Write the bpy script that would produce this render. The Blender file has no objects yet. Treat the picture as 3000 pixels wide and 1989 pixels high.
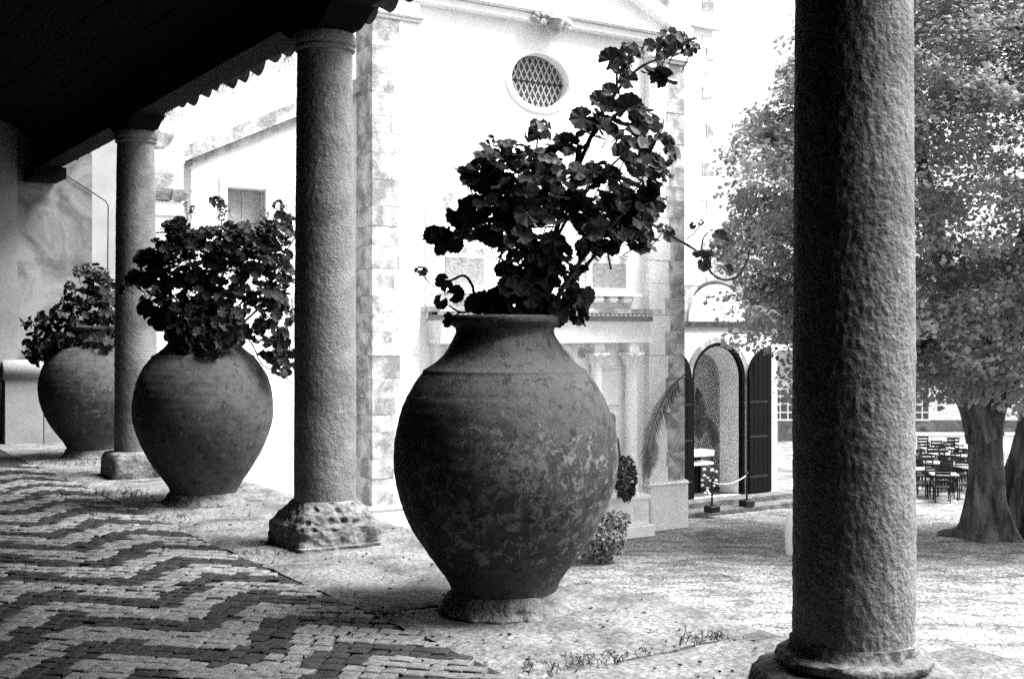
import bpy, bmesh, math, random
from mathutils import Vector, Matrix, noise, Euler
random.seed(7)
PI = math.pi
R = math.radians
sc = bpy.context.scene
COL = sc.collection

# ------------------------------------------------------------------ camera
EYE = 1.39
F = 3500.0            # focal length in photograph pixels (3000 wide)
HOR = 980.0           # horizon row in the photograph
cam_d = bpy.data.cameras.new("camera")
cam_d.sensor_width = 36.0
cam_d.lens = 36.0 * F / 3000.0
cam_d.shift_y = -(994.5 - HOR) / 3000.0
cam_d.clip_start = 0.05
cam_d.clip_end = 2000
cam = bpy.data.objects.new("camera", cam_d)
cam.location = (0, 0, EYE)
cam.rotation_euler = (R(90), 0, 0)
COL.objects.link(cam)
sc.camera = cam

# ------------------------------------------------------------------ sky, sun, exposure (bright overcast, black and white film)
SUN_DIR = Vector((0.66, -0.02, 1.05)).normalized()
world = bpy.data.worlds.new("World")
sc.world = world
world.use_nodes = True
wn = world.node_tree
for n_ in list(wn.nodes):
    wn.nodes.remove(n_)
w_out = wn.nodes.new("ShaderNodeOutputWorld")
w_bg = wn.nodes.new("ShaderNodeBackground")
w_sky = wn.nodes.new("ShaderNodeTexSky")
w_sky.sky_type = 'NISHITA'
w_sky.sun_disc = False
w_sky.sun_elevation = math.asin(SUN_DIR.z)
w_sky.sun_rotation = math.atan2(SUN_DIR.x, SUN_DIR.y)
w_sky.dust_density = 4.0
w_bw = wn.nodes.new("ShaderNodeRGBToBW")
wn.links.new(w_sky.outputs[0], w_bw.inputs[0])
wn.links.new(w_bw.outputs[0], w_bg.inputs[0])
w_bg.inputs[1].default_value = 0.055
wn.links.new(w_bg.outputs[0], w_out.inputs[0])
sun_d = bpy.data.lights.new("sun", 'SUN')
sun_d.energy = 1.5
sun_d.angle = R(32)
sun_d.color = (1, 1, 1)
sun = bpy.data.objects.new("sun", sun_d)
sun.rotation_euler = SUN_DIR.to_track_quat('Z', 'Y').to_euler()
COL.objects.link(sun)
sc.view_settings.view_transform = 'Standard'
sc.view_settings.look = 'None'
sc.view_settings.gamma = 1
sc.view_settings.use_curve_mapping = False
sc.view_settings.exposure = 3.15
sc.cycles.use_denoising = False      # fast black and white film: its grain is left in

# ------------------------------------------------------------------ frame of the place: x' = out to the courtyard (NN), y' = along the porch (PP)
ALPHA = math.atan2(0.5423, 0.8402)
NN = Vector((math.cos(ALPHA), math.sin(ALPHA), 0))
PP = Vector((-math.sin(ALPHA), math.cos(ALPHA), 0))
COLN = 3.285          # distance of the column line from the camera
GZ = -3.5             # courtyard level, the porch floor is 0


def W(px, py, Y):
    """photograph pixel at a chosen distance -> place"""
    return Vector(((px - 1500) / F * Y, Y, EYE + (HOR - py) / F * Y))


def L2W(x, y, z=0):
    v = NN * x + PP * y
    return Vector((v.x, v.y, z))


def on_plane(org, px, py, v):
    """ray through a pixel met with the vertical plane y' = v of a frame at org -> (u, height above org)"""
    d = Vector(((px - 1500) / F, 1, 0))
    o2 = Vector((org[0], org[1], 0))
    Y = (v + o2.dot(PP)) / d.dot(PP)
    P = d * Y
    return (P - o2).dot(NN), EYE + (HOR - py) / F * Y - org[2]


# ------------------------------------------------------------------ materials
MATS = {}


def mat(name, lo, hi, scale=4.0, detail=8, rough=0.85, bump=0.3, bscale=30.0, bdist=0.01, stretch=(1, 1, 1),
        pos=(0.35, 0.65), fine=0.0, spec=0.2, coord='Object', transl=0.0, dist=0.3):
    if name in MATS:
        return MATS[name]
    m = bpy.data.materials.new(name)
    m.use_nodes = True
    t = m.node_tree
    N, K = t.nodes, t.links
    b = N["Principled BSDF"]
    b.inputs["Roughness"].default_value = rough
    b.inputs["Specular IOR Level"].default_value = spec
    tc = N.new("ShaderNodeTexCoord")
    mp = N.new("ShaderNodeMapping")
    mp.inputs["Scale"].default_value = stretch
    oi = N.new("ShaderNodeObjectInfo")
    om = N.new("ShaderNodeMath")
    om.operation = 'MULTIPLY'
    om.inputs[1].default_value = 37.0
    K.new(oi.outputs["Random"], om.inputs[0])
    oa = N.new("ShaderNodeVectorMath")
    oa.operation = 'ADD'
    K.new(tc.outputs[coord], oa.inputs[0])
    K.new(om.outputs[0], oa.inputs[1])
    K.new(oa.outputs[0], mp.inputs[0])
    n1 = N.new("ShaderNodeTexNoise")
    n1.inputs["Scale"].default_value = scale
    n1.inputs["Detail"].default_value = detail
    n1.inputs["Roughness"].default_value = 0.6
    n1.inputs["Distortion"].default_value = dist
    K.new(mp.outputs[0], n1.inputs["Vector"])
    cr = N.new("ShaderNodeValToRGB")
    cr.color_ramp.elements[0].position = pos[0]
    cr.color_ramp.elements[1].position = pos[1]
    cr.color_ramp.elements[0].color = (lo, lo, lo, 1)
    cr.color_ramp.elements[1].color = (hi, hi, hi, 1)
    K.new(n1.outputs["Fac"], cr.inputs[0])
    col = cr.outputs[0]
    n2 = N.new("ShaderNodeTexNoise")
    n2.inputs["Scale"].default_value = bscale
    n2.inputs["Detail"].default_value = 6
    K.new(mp.outputs[0], n2.inputs["Vector"])
    if fine > 0:
        mr = N.new("ShaderNodeMapRange")
        mr.inputs[1].default_value = 0.3
        mr.inputs[2].default_value = 0.7
        mr.inputs[3].default_value = 1 - fine
        mr.inputs[4].default_value = 1 + fine
        n3 = N.new("ShaderNodeTexNoise")
        n3.inputs["Scale"].default_value = bscale * 1.7
        n3.inputs["Detail"].default_value = 4
        K.new(mp.outputs[0], n3.inputs["Vector"])
        K.new(n3.outputs["Fac"], mr.inputs[0])
        mx = N.new("ShaderNodeVectorMath")
        mx.operation = 'SCALE'
        K.new(col, mx.inputs[0])
        K.new(mr.outputs[0], mx.inputs["Scale"])
        col = mx.outputs[0]
    K.new(col, b.inputs["Base Color"])
    if bump > 0:
        bp = N.new("ShaderNodeBump")
        bp.inputs["Strength"].default_value = bump
        bp.inputs["Distance"].default_value = bdist
        K.new(n2.outputs["Fac"], bp.inputs["Height"])
        K.new(bp.outputs[0], b.inputs["Normal"])
    if transl > 0:
        tr = N.new("ShaderNodeBsdfTranslucent")
        K.new(col, tr.inputs[0])
        ms = N.new("ShaderNodeMixShader")
        ms.inputs[0].default_value = transl
        K.new(b.outputs[0], ms.inputs[1])
        K.new(tr.outputs[0], ms.inputs[2])
        K.new(ms.outputs[0], N["Material Output"].inputs[0])
    MATS[name] = m
    return m


def pot_material(name, FLK):
    """old unglazed clay: dark body, pale lime and lichen flakes that stand proud, mostly round the belly"""
    m = bpy.data.materials.new(name)
    m.use_nodes = True
    t = m.node_tree
    N, K = t.nodes, t.links
    b = N["Principled BSDF"]
    b.inputs["Roughness"].default_value = 0.8
    b.inputs["Specular IOR Level"].default_value = 0.25
    tc = N.new("ShaderNodeTexCoord")

    def nz(scale, detail, dist=0.0, rough=0.6):
        n = N.new("ShaderNodeTexNoise")
        n.inputs["Scale"].default_value = scale
        n.inputs["Detail"].default_value = detail
        n.inputs["Distortion"].default_value = dist
        n.inputs["Roughness"].default_value = rough
        K.new(tc.outputs["Object"], n.inputs["Vector"])
        return n.outputs["Fac"]

    def ramp(src, p0, p1, c0, c1):
        r = N.new("ShaderNodeMapRange")
        r.inputs[1].default_value = p0
        r.inputs[2].default_value = p1
        r.inputs[3].default_value = c0
        r.inputs[4].default_value = c1
        K.new(src, r.inputs[0])
        return r.outputs[0]

    def mth(op, a, c):
        q = N.new("ShaderNodeMath")
        q.operation = op
        for i, v in enumerate((a, c)):
            if isinstance(v, (int, float)):
                q.inputs[i].default_value = v
            else:
                K.new(v, q.inputs[i])
        return q.outputs[0]
    big = nz(3.0, 10, 0.8)
    fl = nz(16.0, 14, 0.4, 0.78)
    fine = nz(70, 5)
    sep = N.new("ShaderNodeSeparateXYZ")
    K.new(tc.outputs["Object"], sep.inputs[0])
    band = mth('MULTIPLY', ramp(sep.outputs[2], 1.0, 0.80, 0.0, 1.0), ramp(sep.outputs[2], 0.12, 0.35, 0.3, 1.0))
    msk = mth('ADD', fl, mth('MULTIPLY', band, 0.13))
    msk = mth('ADD', msk, FLK)
    msk = mth('ADD', msk, ramp(big, 0.3, 0.7, -0.06, 0.06))
    flake = ramp(msk, 0.60, 0.65, 0.0, 1.0)
    dk_ = ramp(mth('ADD', nz(11, 12, 0.5, 0.8), mth('MULTIPLY', band, 0.08 + FLK)), 0.53, 0.57, 1.0, 0.55)
    body = ramp(big, 0.3, 0.7, POT_LO, POT_HI)
    pale = ramp(fl, 0.45, 0.65, POT_PALE * 0.7, POT_PALE * 1.25)
    col = mth('ADD', mth('MULTIPLY', mth('MULTIPLY', body, dk_), mth('SUBTRACT', 1.0, flake)), mth('MULTIPLY', pale, flake))
    # dark grime spots
    sp = nz(14, 8, 0.5)
    col = mth('MULTIPLY', col, ramp(sp, 0.36, 0.42, 0.35, 1.0))
    col = mth('MULTIPLY', col, ramp(fine, 0.3, 0.7, 0.8, 1.2))
    K.new(col, b.inputs["Base Color"])
    h = mth('ADD', mth('MULTIPLY', flake, 0.5), mth('ADD', mth('MULTIPLY', fl, 0.8), mth('MULTIPLY', fine, 0.35)))
    bp = N.new("ShaderNodeBump")
    bp.inputs["Strength"].default_value = 0.8
    bp.inputs["Distance"].default_value = 0.012
    K.new(h, bp.inputs["Height"])
    K.new(bp.outputs[0], b.inputs["Normal"])
    return m


POT_LO, POT_HI, POT_PALE = 0.032, 0.065, 0.105
M_POTS = [pot_material('flaking_clay', 0.0), pot_material('old_clay', -0.085), pot_material('worn_clay', -0.06)]
M_MORTAR = mat("rough_mortar", 0.07, 0.18, 12, bump=0.9, bscale=40, bdist=0.02, fine=0.3)
M_COL = mat("granite_column", 0.09, 0.17, 5, bump=0.7, bscale=70, bdist=0.012, fine=0.35)
M_BASE = mat("pitted_stone", 0.05, 0.18, 9, bump=0.9, bscale=30, bdist=0.02, fine=0.3)
M_SLAB = mat("worn_slab", 0.045, 0.155, 3.2, detail=14, bump=1.0, bscale=22, bdist=0.03, fine=0.45, pos=(0.3, 0.6))
M_JOINT = mat("joint_earth", 0.012, 0.03, 10, bump=0.8, bscale=60, bdist=0.02)
M_LCOB = mat("pale_cobble", 0.085, 0.20, 2.5, bump=0.6, bscale=60, bdist=0.008, fine=0.25, coord='Generated', rough=0.6)
M_LCOB2 = mat("pale_cobbles", 0.075, 0.21, 12, bump=0.6, bscale=60, bdist=0.008, fine=0.25, rough=0.6)
M_DCOB = mat("basalt_cobble", 0.010, 0.028, 9, bump=0.7, bscale=60, bdist=0.008, fine=0.3, rough=0.65)
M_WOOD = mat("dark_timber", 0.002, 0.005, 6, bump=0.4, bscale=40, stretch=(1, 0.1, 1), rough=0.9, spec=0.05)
M_TILE = mat("roof_tile_clay", 0.03, 0.09, 7, bump=0.5, bscale=50, fine=0.3, spec=0.1)
M_DARKWALL = mat("low_bounce_plaster", 0.008, 0.016, 3, bump=0.3, bscale=20, spec=0.05)  # unseen porch walls coloured near black so they bounce little light
M_PLAS = mat("white_plaster", 0.70, 0.82, 1.2, bump=0.15, bscale=12, pos=(0.3, 0.6))
M_PLASW = mat("chapel_whitewash", 0.74, 0.82, 1.5, bump=0.15, bscale=14)
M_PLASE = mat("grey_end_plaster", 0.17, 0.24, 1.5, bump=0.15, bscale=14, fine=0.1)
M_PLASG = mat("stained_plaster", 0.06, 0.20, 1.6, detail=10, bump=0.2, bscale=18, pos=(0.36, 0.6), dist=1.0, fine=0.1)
M_PLASL = mat("pale_end_plaster", 0.5, 0.62, 1.5, bump=0.15, bscale=14, fine=0.08)
M_STONE = mat("limestone_blocks", 0.64, 0.76, 3.0, detail=12, bump=0.3, bscale=16, bdist=0.03, fine=0.15)
M_STONED = mat("lichen_stained_stone", 0.20, 0.48, 2.4, detail=12, bump=0.4, bscale=16, bdist=0.03, fine=0.25, pos=(0.4, 0.6))
M_PORTAL = mat("pale_carved_stone", 0.72, 0.82, 4.0, bump=0.3, bscale=20, bdist=0.02)
M_PANEL = mat("grey_relief_panel", 0.22, 0.30, 12, bump=0.6, bscale=14, bdist=0.05)
M_GLASS = mat("old_window_glass", 0.05, 0.09, 6, bump=0.1, bscale=8, rough=0.35, spec=0.5)
M_LEAD = mat("pale_lattice_paint", 0.30, 0.40, 8, bump=0)
M_WHITE = mat("white_paint", 0.72, 0.80, 5, bump=0.05)
M_BLACK = mat("black_door_and_gap_shade", 0.003, 0.005, 5, bump=0.1, spec=0.1)
M_IRON = mat("black_iron", 0.006, 0.014, 5, bump=0, rough=0.5)
M_ROPE = mat("pale_rope", 0.45, 0.6, 30, bump=0)
M_BARK = mat("plane_tree_bark", 0.03, 0.15, 4.0, detail=12, bump=1.0, bscale=9, bdist=0.06, stretch=(1, 1, 0.25), fine=0.25)
M_TLEAF = mat("plane_leaves", 0.14, 0.46, 0.9, bump=0, transl=0.5, rough=0.55, spec=0.35)
M_BUSH = mat("bush_leaves", 0.10, 0.32, 5.0, bump=0, transl=0.2, rough=0.6)
M_GLEAF = mat("geranium_leaf", 0.009, 0.026, 20, bump=0.3, bscale=60, bdist=0.003, transl=0.12, rough=0.6, spec=0.15)
M_GSTEM = mat("geranium_stem", 0.02, 0.05, 20, bump=0.4, bscale=60, bdist=0.004)
M_PETAL = mat("geranium_petal", 0.05, 0.12, 25, bump=0.1, bscale=60, transl=0.15, rough=0.6, spec=0.1)
M_PALM = mat("palm_frond", 0.03, 0.07, 10, bump=0, transl=0.1)
M_PALM2 = mat("sunbleached_palm_frond", 0.10, 0.20, 10, bump=0, transl=0.1)
M_WEED = mat("weed_leaf", 0.03, 0.09, 12, bump=0, transl=0.1)
M_CLOTH = mat("white_cloth", 0.7, 0.78, 8, bump=0.2, bscale=12)
M_SEAT = mat("pale_table_top", 0.12, 0.3, 8, bump=0)
M_CABLE = mat("black_cable", 0.02, 0.03, 8, bump=0)


def ground_material():
    m = bpy.data.materials.new("courtyard_cobbles")
    m.use_nodes = True
    t = m.node_tree
    N, K = t.nodes, t.links
    b = N["Principled BSDF"]
    b.inputs["Roughness"].default_value = 0.9
    b.inputs["Specular IOR Level"].default_value = 0.1
    tc = N.new("ShaderNodeTexCoord")
    vo = N.new("ShaderNodeTexVoronoi")
    vo.feature = 'DISTANCE_TO_EDGE'
    vo.inputs["Scale"].default_value = 8.0
    K.new(tc.outputs["Object"], vo.inputs["Vector"])
    vc = N.new("ShaderNodeTexVoronoi")
    vc.inputs["Scale"].default_value = 8.0
    K.new(tc.outputs["Object"], vc.inputs["Vector"])
    mp = N.new("ShaderNodeMapping")
    mp.inputs["Scale"].default_value = (0.55, 1.0, 1)
    mp.inputs["Rotation"].default_value = (0, 0, R(-10))
    K.new(tc.outputs["Object"], mp.inputs[0])
    no = N.new("ShaderNodeTexNoise")
    no.inputs["Scale"].default_value = 1.7
    no.inputs["Detail"].default_value = 9
    no.inputs["Distortion"].default_value = 1.2
    K.new(mp.outputs[0], no.inputs["Vector"])
    nb = N.new("ShaderNodeTexNoise")
    nb.inputs["Scale"].default_value = 0.22
    nb.inputs["Detail"].default_value = 4
    K.new(tc.outputs["Object"], nb.inputs["Vector"])

    def mr(src, a, c, d, e):
        r = N.new("ShaderNodeMapRange")
        for i, v in enumerate((a, c, d, e)):
            r.inputs[i + 1].default_value = v
        K.new(src, r.inputs[0])
        return r.outputs[0]

    def mul(a, c):
        q = N.new("ShaderNodeMath")
        q.operation = 'MULTIPLY'
        K.new(a, q.inputs[0])
        K.new(c, q.inputs[1])
        return q.outputs[0]
    j = mr(vo.outputs["Distance"], 0.02, 0.12, 0.35, 1.0)
    s = mr(vc.outputs["Color"], 0.0, 1.0, 0.75, 1.15)
    base = mr(no.outputs["Fac"], 0.38, 0.58, GR_LO, GR_HI)
    big = mr(nb.outputs["Fac"], 0.35, 0.65, 0.8, 1.15)
    K.new(mul(mul(base, j), mul(s, big)), b.inputs["Base Color"])
    bp = N.new("ShaderNodeBump")
    bp.inputs["Strength"].default_value = 0.8
    bp.inputs["Distance"].default_value = 0.03
    K.new(vo.outputs["Distance"], bp.inputs["Height"])
    bp2 = N.new("ShaderNodeBump")
    bp2.inputs["Strength"].default_value = 0.8
    bp2.inputs["Distance"].default_value = 0.25
    K.new(no.outputs["Fac"], bp2.inputs["Height"])
    K.new(bp.outputs[0], bp2.inputs["Normal"])
    K.new(bp2.outputs[0], b.inputs["Normal"])
    return m


GR_LO, GR_HI = 0.15, 0.33
M_GROUND = ground_material()


# ------------------------------------------------------------------ object helpers
def tag(o, label=None, cat=None, group=None, kind=None):
    if label:
        o["label"] = label
    if cat:
        o["category"] = cat
    if group:
        o["group"] = group
    if kind:
        o["kind"] = kind
    return o


def empty(name, loc, rz=0.0, label=None, cat=None, group=None):
    o = bpy.data.objects.new(name, None)
    o.location = loc
    o.rotation_euler = (0, 0, rz)
    o.empty_display_size = 0.1
    COL.objects.link(o)
    return tag(o, label, cat, group)


class MB:
    def __init__(s):
        s.v, s.f = [], []

    def add(s, vs, fs):
        k = len(s.v)
        s.v.extend([tuple(v) for v in vs])
        s.f.extend([tuple(i + k for i in f) for f in fs])

    def box(s, a, b):
        x0, y0, z0 = a
        x1, y1, z1 = b
        s.add([(x0, y0, z0), (x1, y0, z0), (x1, y1, z0), (x0, y1, z0), (x0, y0, z1), (x1, y0, z1), (x1, y1, z1), (x0, y1, z1)],
              [(0, 3, 2, 1), (4, 5, 6, 7), (0, 1, 5, 4), (1, 2, 6, 5), (2, 3, 7, 6), (3, 0, 4, 7)])

    def bar(s, p, q, w, h=None, up=Vector((0, 0, 1))):
        p, q = Vector(p), Vector(q)
        h = h or w
        d = (q - p).normalized()
        if abs(d.dot(up)) > 0.99:
            up = Vector((0, 1, 0))
        a = d.cross(up).normalized()
        c = a.cross(d).normalized()
        vs = []
        for e in (p, q):
            for i, j in ((-1, -1), (1, -1), (1, 1), (-1, 1)):
                vs.append(e + a * (i * w / 2) + c * (j * h / 2))
        s.add(vs, [(0, 1, 2, 3), (7, 6, 5, 4), (0, 4, 5, 1), (1, 5, 6, 2), (2, 6, 7, 3), (3, 7, 4, 0)])

    def tube(s, pts, rad, seg=8, cap=True):
        pts = [Vector(p) for p in pts]
        n = len(pts)
        rr = rad if isinstance(rad, (list, tuple)) else [rad] * n
        d0 = (pts[1] - pts[0]).normalized()
        a = d0.orthogonal().normalized()
        vs, fs = [], []
        for i, p in enumerate(pts):
            d = (pts[min(i + 1, n - 1)] - pts[max(i - 1, 0)]).normalized()
            a = (a - d * a.dot(d)).normalized()
            c = d.cross(a)
            for k in range(seg):
                t = 2 * PI * k / seg
                vs.append(p + (a * math.cos(t) + c * math.sin(t)) * rr[i])
        for i in range(n - 1):
            for k in range(seg):
                k2 = (k + 1) % seg
                fs.append((i * seg + k, i * seg + k2, (i + 1) * seg + k2, (i + 1) * seg + k))
        if cap:
            fs.append(tuple(range(seg - 1, -1, -1)))
            fs.append(tuple((n - 1) * seg + k for k in range(seg)))
        s.add(vs, fs)

    def prism(s, poly, y0, y1):
        """poly in (x,z), extruded along y"""
        n = len(poly)
        vs = [(x, y0, z) for x, z in poly] + [(x, y1, z) for x, z in poly]
        fs = [tuple(range(n)), tuple(range(2 * n - 1, n - 1, -1))]
        for i in range(n):
            j = (i + 1) % n
            fs.append((i, i + n, j + n, j))
        s.add(vs, fs)

    def lathe(s, prof, seg=48, sq=None, fn=None, centre=(0, 0), cap=True):
        """prof [(r,z)], sq [0..1 squareness per row], fn(x,y,z,nx,ny)->offset"""
        vs, fs = [], []
        n = len(prof)
        for i, (r, z) in enumerate(prof):
            q = sq[i] if sq else 0
            for k in range(seg):
                t = 2 * PI * (k + 0.5) / seg
                c, sn = math.cos(t), math.sin(t)
                rs = 1.0 / ((abs(c) ** 9 + abs(sn) ** 9) ** (1 / 9.0))
                rr = r * (q * rs + 1 - q)
                x, y = rr * c, rr * sn
                if fn:
                    o = fn(x, y, z, i)
                    x += c * o
                    y += sn * o
                vs.append((x + centre[0], y + centre[1], z))
        for i in range(n - 1):
            for k in range(seg):
                k2 = (k + 1) % seg
                fs.append((i * seg + k, i * seg + k2, (i + 1) * seg + k2, (i + 1) * seg + k))
        if cap:
            fs.append(tuple(range(seg - 1, -1, -1)))
            fs.append(tuple((n - 1) * seg + k for k in range(seg)))
        s.add(vs, fs)

    def mesh(s, name, m, smooth=False):
        me = bpy.data.meshes.new(name)
        me.from_pydata(s.v, [], s.f)
        me.materials.append(m)
        if smooth:
            me.polygons.foreach_set("use_smooth", [True] * len(me.polygons))
            try:
                me.set_sharp_from_angle(angle=R(40))
            except Exception:
                pass
        me.update()
        return me

    def build(s, name, m, parent=None, smooth=False, loc=None, rz=None):
        o = bpy.data.objects.new(name, s.mesh(name, m, smooth))
        COL.objects.link(o)
        if parent:
            o.parent = parent
        if loc is not None:
            o.location = loc
        if rz is not None:
            o.rotation_euler = (0, 0, rz)
        return o


def inst(name, me, parent, mw=None, loc=None, rot=None, scl=None):
    o = bpy.data.objects.new(name, me)
    COL.objects.link(o)
    o.parent = parent
    if mw is not None:
        o.matrix_basis = mw
    if loc is not None:
        o.location = loc
    if rot is not None:
        o.rotation_euler = rot
    if scl is not None:
        o.scale = scl
    return o


def boxpart(name, a, b, m, parent, bev=0.012, seg=1, jit=0.0, smooth=False):
    """bevelled block with its own pivot at its centre"""
    c = [(a[i] + b[i]) / 2 for i in range(3)]
    bm = bmesh.new()
    bmesh.ops.create_cube(bm, size=1)
    for v in bm.verts:
        v.co = Vector(((b[0] - a[0]) * v.co.x, (b[1] - a[1]) * v.co.y, (b[2] - a[2]) * v.co.z))
        if jit:
            v.co += Vector([random.uniform(-jit, jit) for _ in range(3)])
    if bev > 0:
        bmesh.ops.bevel(bm, geom=bm.edges[:], offset=bev, segments=seg, affect='EDGES')
    me = bpy.data.meshes.new(name)
    bm.to_mesh(me)
    bm.free()
    me.materials.append(m)
    o = bpy.data.objects.new(name, me)
    COL.objects.link(o)
    o.parent = parent
    o.location = c
    return o


def nz3(x, y, z):
    return noise.noise(Vector((x, y, z)))


def fbm(x, y, z, o=4):
    return noise.fractal(Vector((x, y, z)), 0.9, 2.1, o)


# ------------------------------------------------------------------ courtyard ground
g = MB()
g.add([(-300, -300, 0), (300, -300, 0), (300, 600, 0), (-300, 600, 0)], [(0, 1, 2, 3)])
g.build("courtyard_ground", M_GROUND, loc=(0, 0, GZ))["kind"] = "structure"

# ------------------------------------------------------------------ porch floor: base, wavy mosaic of cobbles, border slabs
EDGE = 4.08
MOS = 2.66
pf = MB()
pf.box((-0.8, -8, GZ - 0.2), (EDGE - 0.03, 17.2, -0.05))
pf.box((-0.8, -8, -0.0499), (MOS, 17.2, -0.018))
floor = pf.build("porch_floor", M_JOINT, rz=ALPHA)
floor["kind"] = "structure"

FA = R(-13) - ALPHA     # direction of the cobble rows in the porch frame


def mosaic_is_light(n, p):
    per = 0.95
    t = ((n - 1.35) / per) % 1.0
    tri = 1 - 4 * abs(t - 0.0) if t < 0.5 else -3 + 4 * t
    w = 0.27 * (0.5 * tri + 0.45 * math.cos(2 * PI * t))
    k = (p - 5.535 - w) / 0.62
    return abs(k - round(k)) < 0.26


cf, sf = math.cos(FA), math.sin(FA)
cob = []
pitch_r, row = 0.086, -30
for row in range(-60, 260):
    v0 = row * pitch_r
    u = -8.0 + random.uniform(0, 0.1)
    while u < 14.0:
        w = random.uniform(0.072, 0.112)
        uc = u + w / 2
        n_ = uc * cf - v0 * sf
        p_ = uc * sf + v0 * cf
        u += w
        if n_ < -0.75 or n_ > MOS - 0.03 or p_ < 2.2 or p_ > 16.1:
            continue
        cob.append((n_, p_, w))


def vis(x, y):
    return y > 2 and abs(x) / y < 0.46


def cobble_geo(mb, w, d, ang, ox=0, oy=0, oz=0):
    g_ = 0.0045
    hw, hd = w / 2 - g_, d / 2 - g_
    ca, sa = math.cos(ang), math.sin(ang)
    cor = []
    for sx, sy in ((-1, -1), (1, -1), (1, 1), (-1, 1)):
        cor.append((sx * hw + random.uniform(-0.012, 0.006), sy * hd + random.uniform(-0.009, 0.004)))
    tx, ty = random.uniform(-0.03, 0.03), random.uniform(-0.03, 0.03)
    vs = []
    for lvl, (ins, z) in enumerate(((0.0, -0.03), (0.0, -0.004), (0.005, 0.0))):
        for (x, y) in cor:
            l = math.hypot(x, y)
            x2, y2 = x - x / l * ins, y - y / l * ins
            zz = z + (x2 * tx + y2 * ty if lvl else 0)
            vs.append((ox + x2 * ca - y2 * sa, oy + x2 * sa + y2 * ca, oz + zz))
    l = (0, 0, 0.0025)
    vs.append((ox, oy, oz + 0.0025))
    fs = []
    for lv in range(2):
        for k in range(4):
            k2 = (k + 1) % 4
            fs.append((lv * 4 + k, lv * 4 + k2, lv * 4 + 4 + k2, lv * 4 + 4 + k))
    for k in range(4):
        fs.append((8 + k, 8 + (k + 1) % 4, 12))
    mb.add(vs, fs)


scored = []
for (n_, p_, w) in cob:
    q = L2W(n_, p_)
    scored.append((q.y if vis(q.x, q.y) and q.y > 4.75 else 1e3 + abs(q.y), n_, p_, w, q))
scored.sort(key=lambda s_: s_[0])
var = {}
for lt in (True, False):
    for k in range(10):
        mb = MB()
        cobble_geo(mb, 0.098, pitch_r, 0)
        var[(lt, k)] = mb.mesh("cobble", M_LCOB if lt else M_DCOB)
stl, std = MB(), MB()
cnt = 0
for (s_, n_, p_, w, q) in scored:
    lt = mosaic_is_light(n_ + random.uniform(-0.012, 0.012), p_ + random.uniform(-0.012, 0.012))
    z = 0.010 * fbm(q.x * 1.3, q.y * 1.3, 3.0, 2) + random.uniform(-0.004, 0.003) - (0.0 if lt else 0.002)
    if random.random() < 0.05:
        z -= 0.008
    a = FA + random.uniform(-0.08, 0.08) + 0.10 * noise.noise(Vector((q.x * .8, q.y * .8, 4)))
    n_ += 0.03 * noise.noise(Vector((q.x * 1.1, q.y * 1.1, 8)))
    p_ += 0.03 * noise.noise(Vector((q.x * 1.1, q.y * 1.1, 2)))
    if s_ < 900 and cnt < 300:
        cnt += 1
        o = inst("cobble", var[(lt, random.randrange(10))], floor, loc=(n_, p_, z), rot=(random.uniform(-.03, .03), random.uniform(-.02, .02), a), scl=(w / 0.098, 1, 1))
    else:
        cobble_geo(stl if lt else std, w, pitch_r, a, n_, p_, z)
stl.build("pale_cobbles", M_LCOB2, floor)["kind"] = "stuff"
std.build("basalt_cobbles", M_DCOB, floor)["kind"] = "stuff"

# border slabs along the edge
JOINTS = [-8.0, -5.6, -3.2, -1.0, 1.9, 4.08, 5.42, 7.6, 9.9, 11.6, 13.3, 15.0, 17.2]


def slab_mesh(x0, x1, y0, y1, seed, skew0=0.0, skew1=0.0, thick=0.05, res=0.055, amp=0.010, edge_wear=0.02):
    nx, ny = max(4, int((x1 - x0) / res)), max(4, int((y1 - y0) / res))
    mb = MB()
    vs, fs = [], []
    for j in range(ny + 1):
        for i in range(nx + 1):
            a, b_ = i / nx, j / ny
            x = x0 + (x1 - x0) * a
            y = y0 + (y1 - y0) * b_
            y += (skew0 * (1 - b_) + skew1 * b_) * (a - 0.5)
            e = min(x - x0, x1 - x, (y1 - y0) * b_, (y1 - y0) * (1 - b_))
            z = amp * fbm(x * 1.6 + seed, y * 1.6, 0, 5) + 0.006 * fbm(x * 9, y * 9, seed, 3)
            z -= 0.014 * math.exp(-max(e, 0) / 0.025)
            if i in (0, nx):
                x += 0.5 * edge_wear * fbm(y * 5, seed, 1.7, 3)
            if j in (0, ny):
                y += 0.5 * edge_wear * fbm(x * 5, seed, 9.1, 3)
            vs.append((x, y, z))
    for j in range(ny):
        for i in range(nx):
            k = j * (nx + 1) + i
            fs.append((k, k + 1, k + nx + 2, k + nx + 1))
    mb.add(vs, fs)
    ring = [(i, 0) for i in range(nx)] + [(nx, j) for j in range(ny)] + [(i, ny) for i in range(nx, 0, -1)] + [(0, j) for j in range(ny, 0, -1)]
    idx = [j * (nx + 1) + i for i, j in ring]
    low = [(mb.v[k][0], mb.v[k][1], -thick) for k in idx]
    base = len(mb.v)
    mb.v.extend(low)
    m_ = len(idx)
    for k in range(m_):
        k2 = (k + 1) % m_
        mb.f.append((idx[k], base + k, base + k2, idx[k2]))
    return mb


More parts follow.
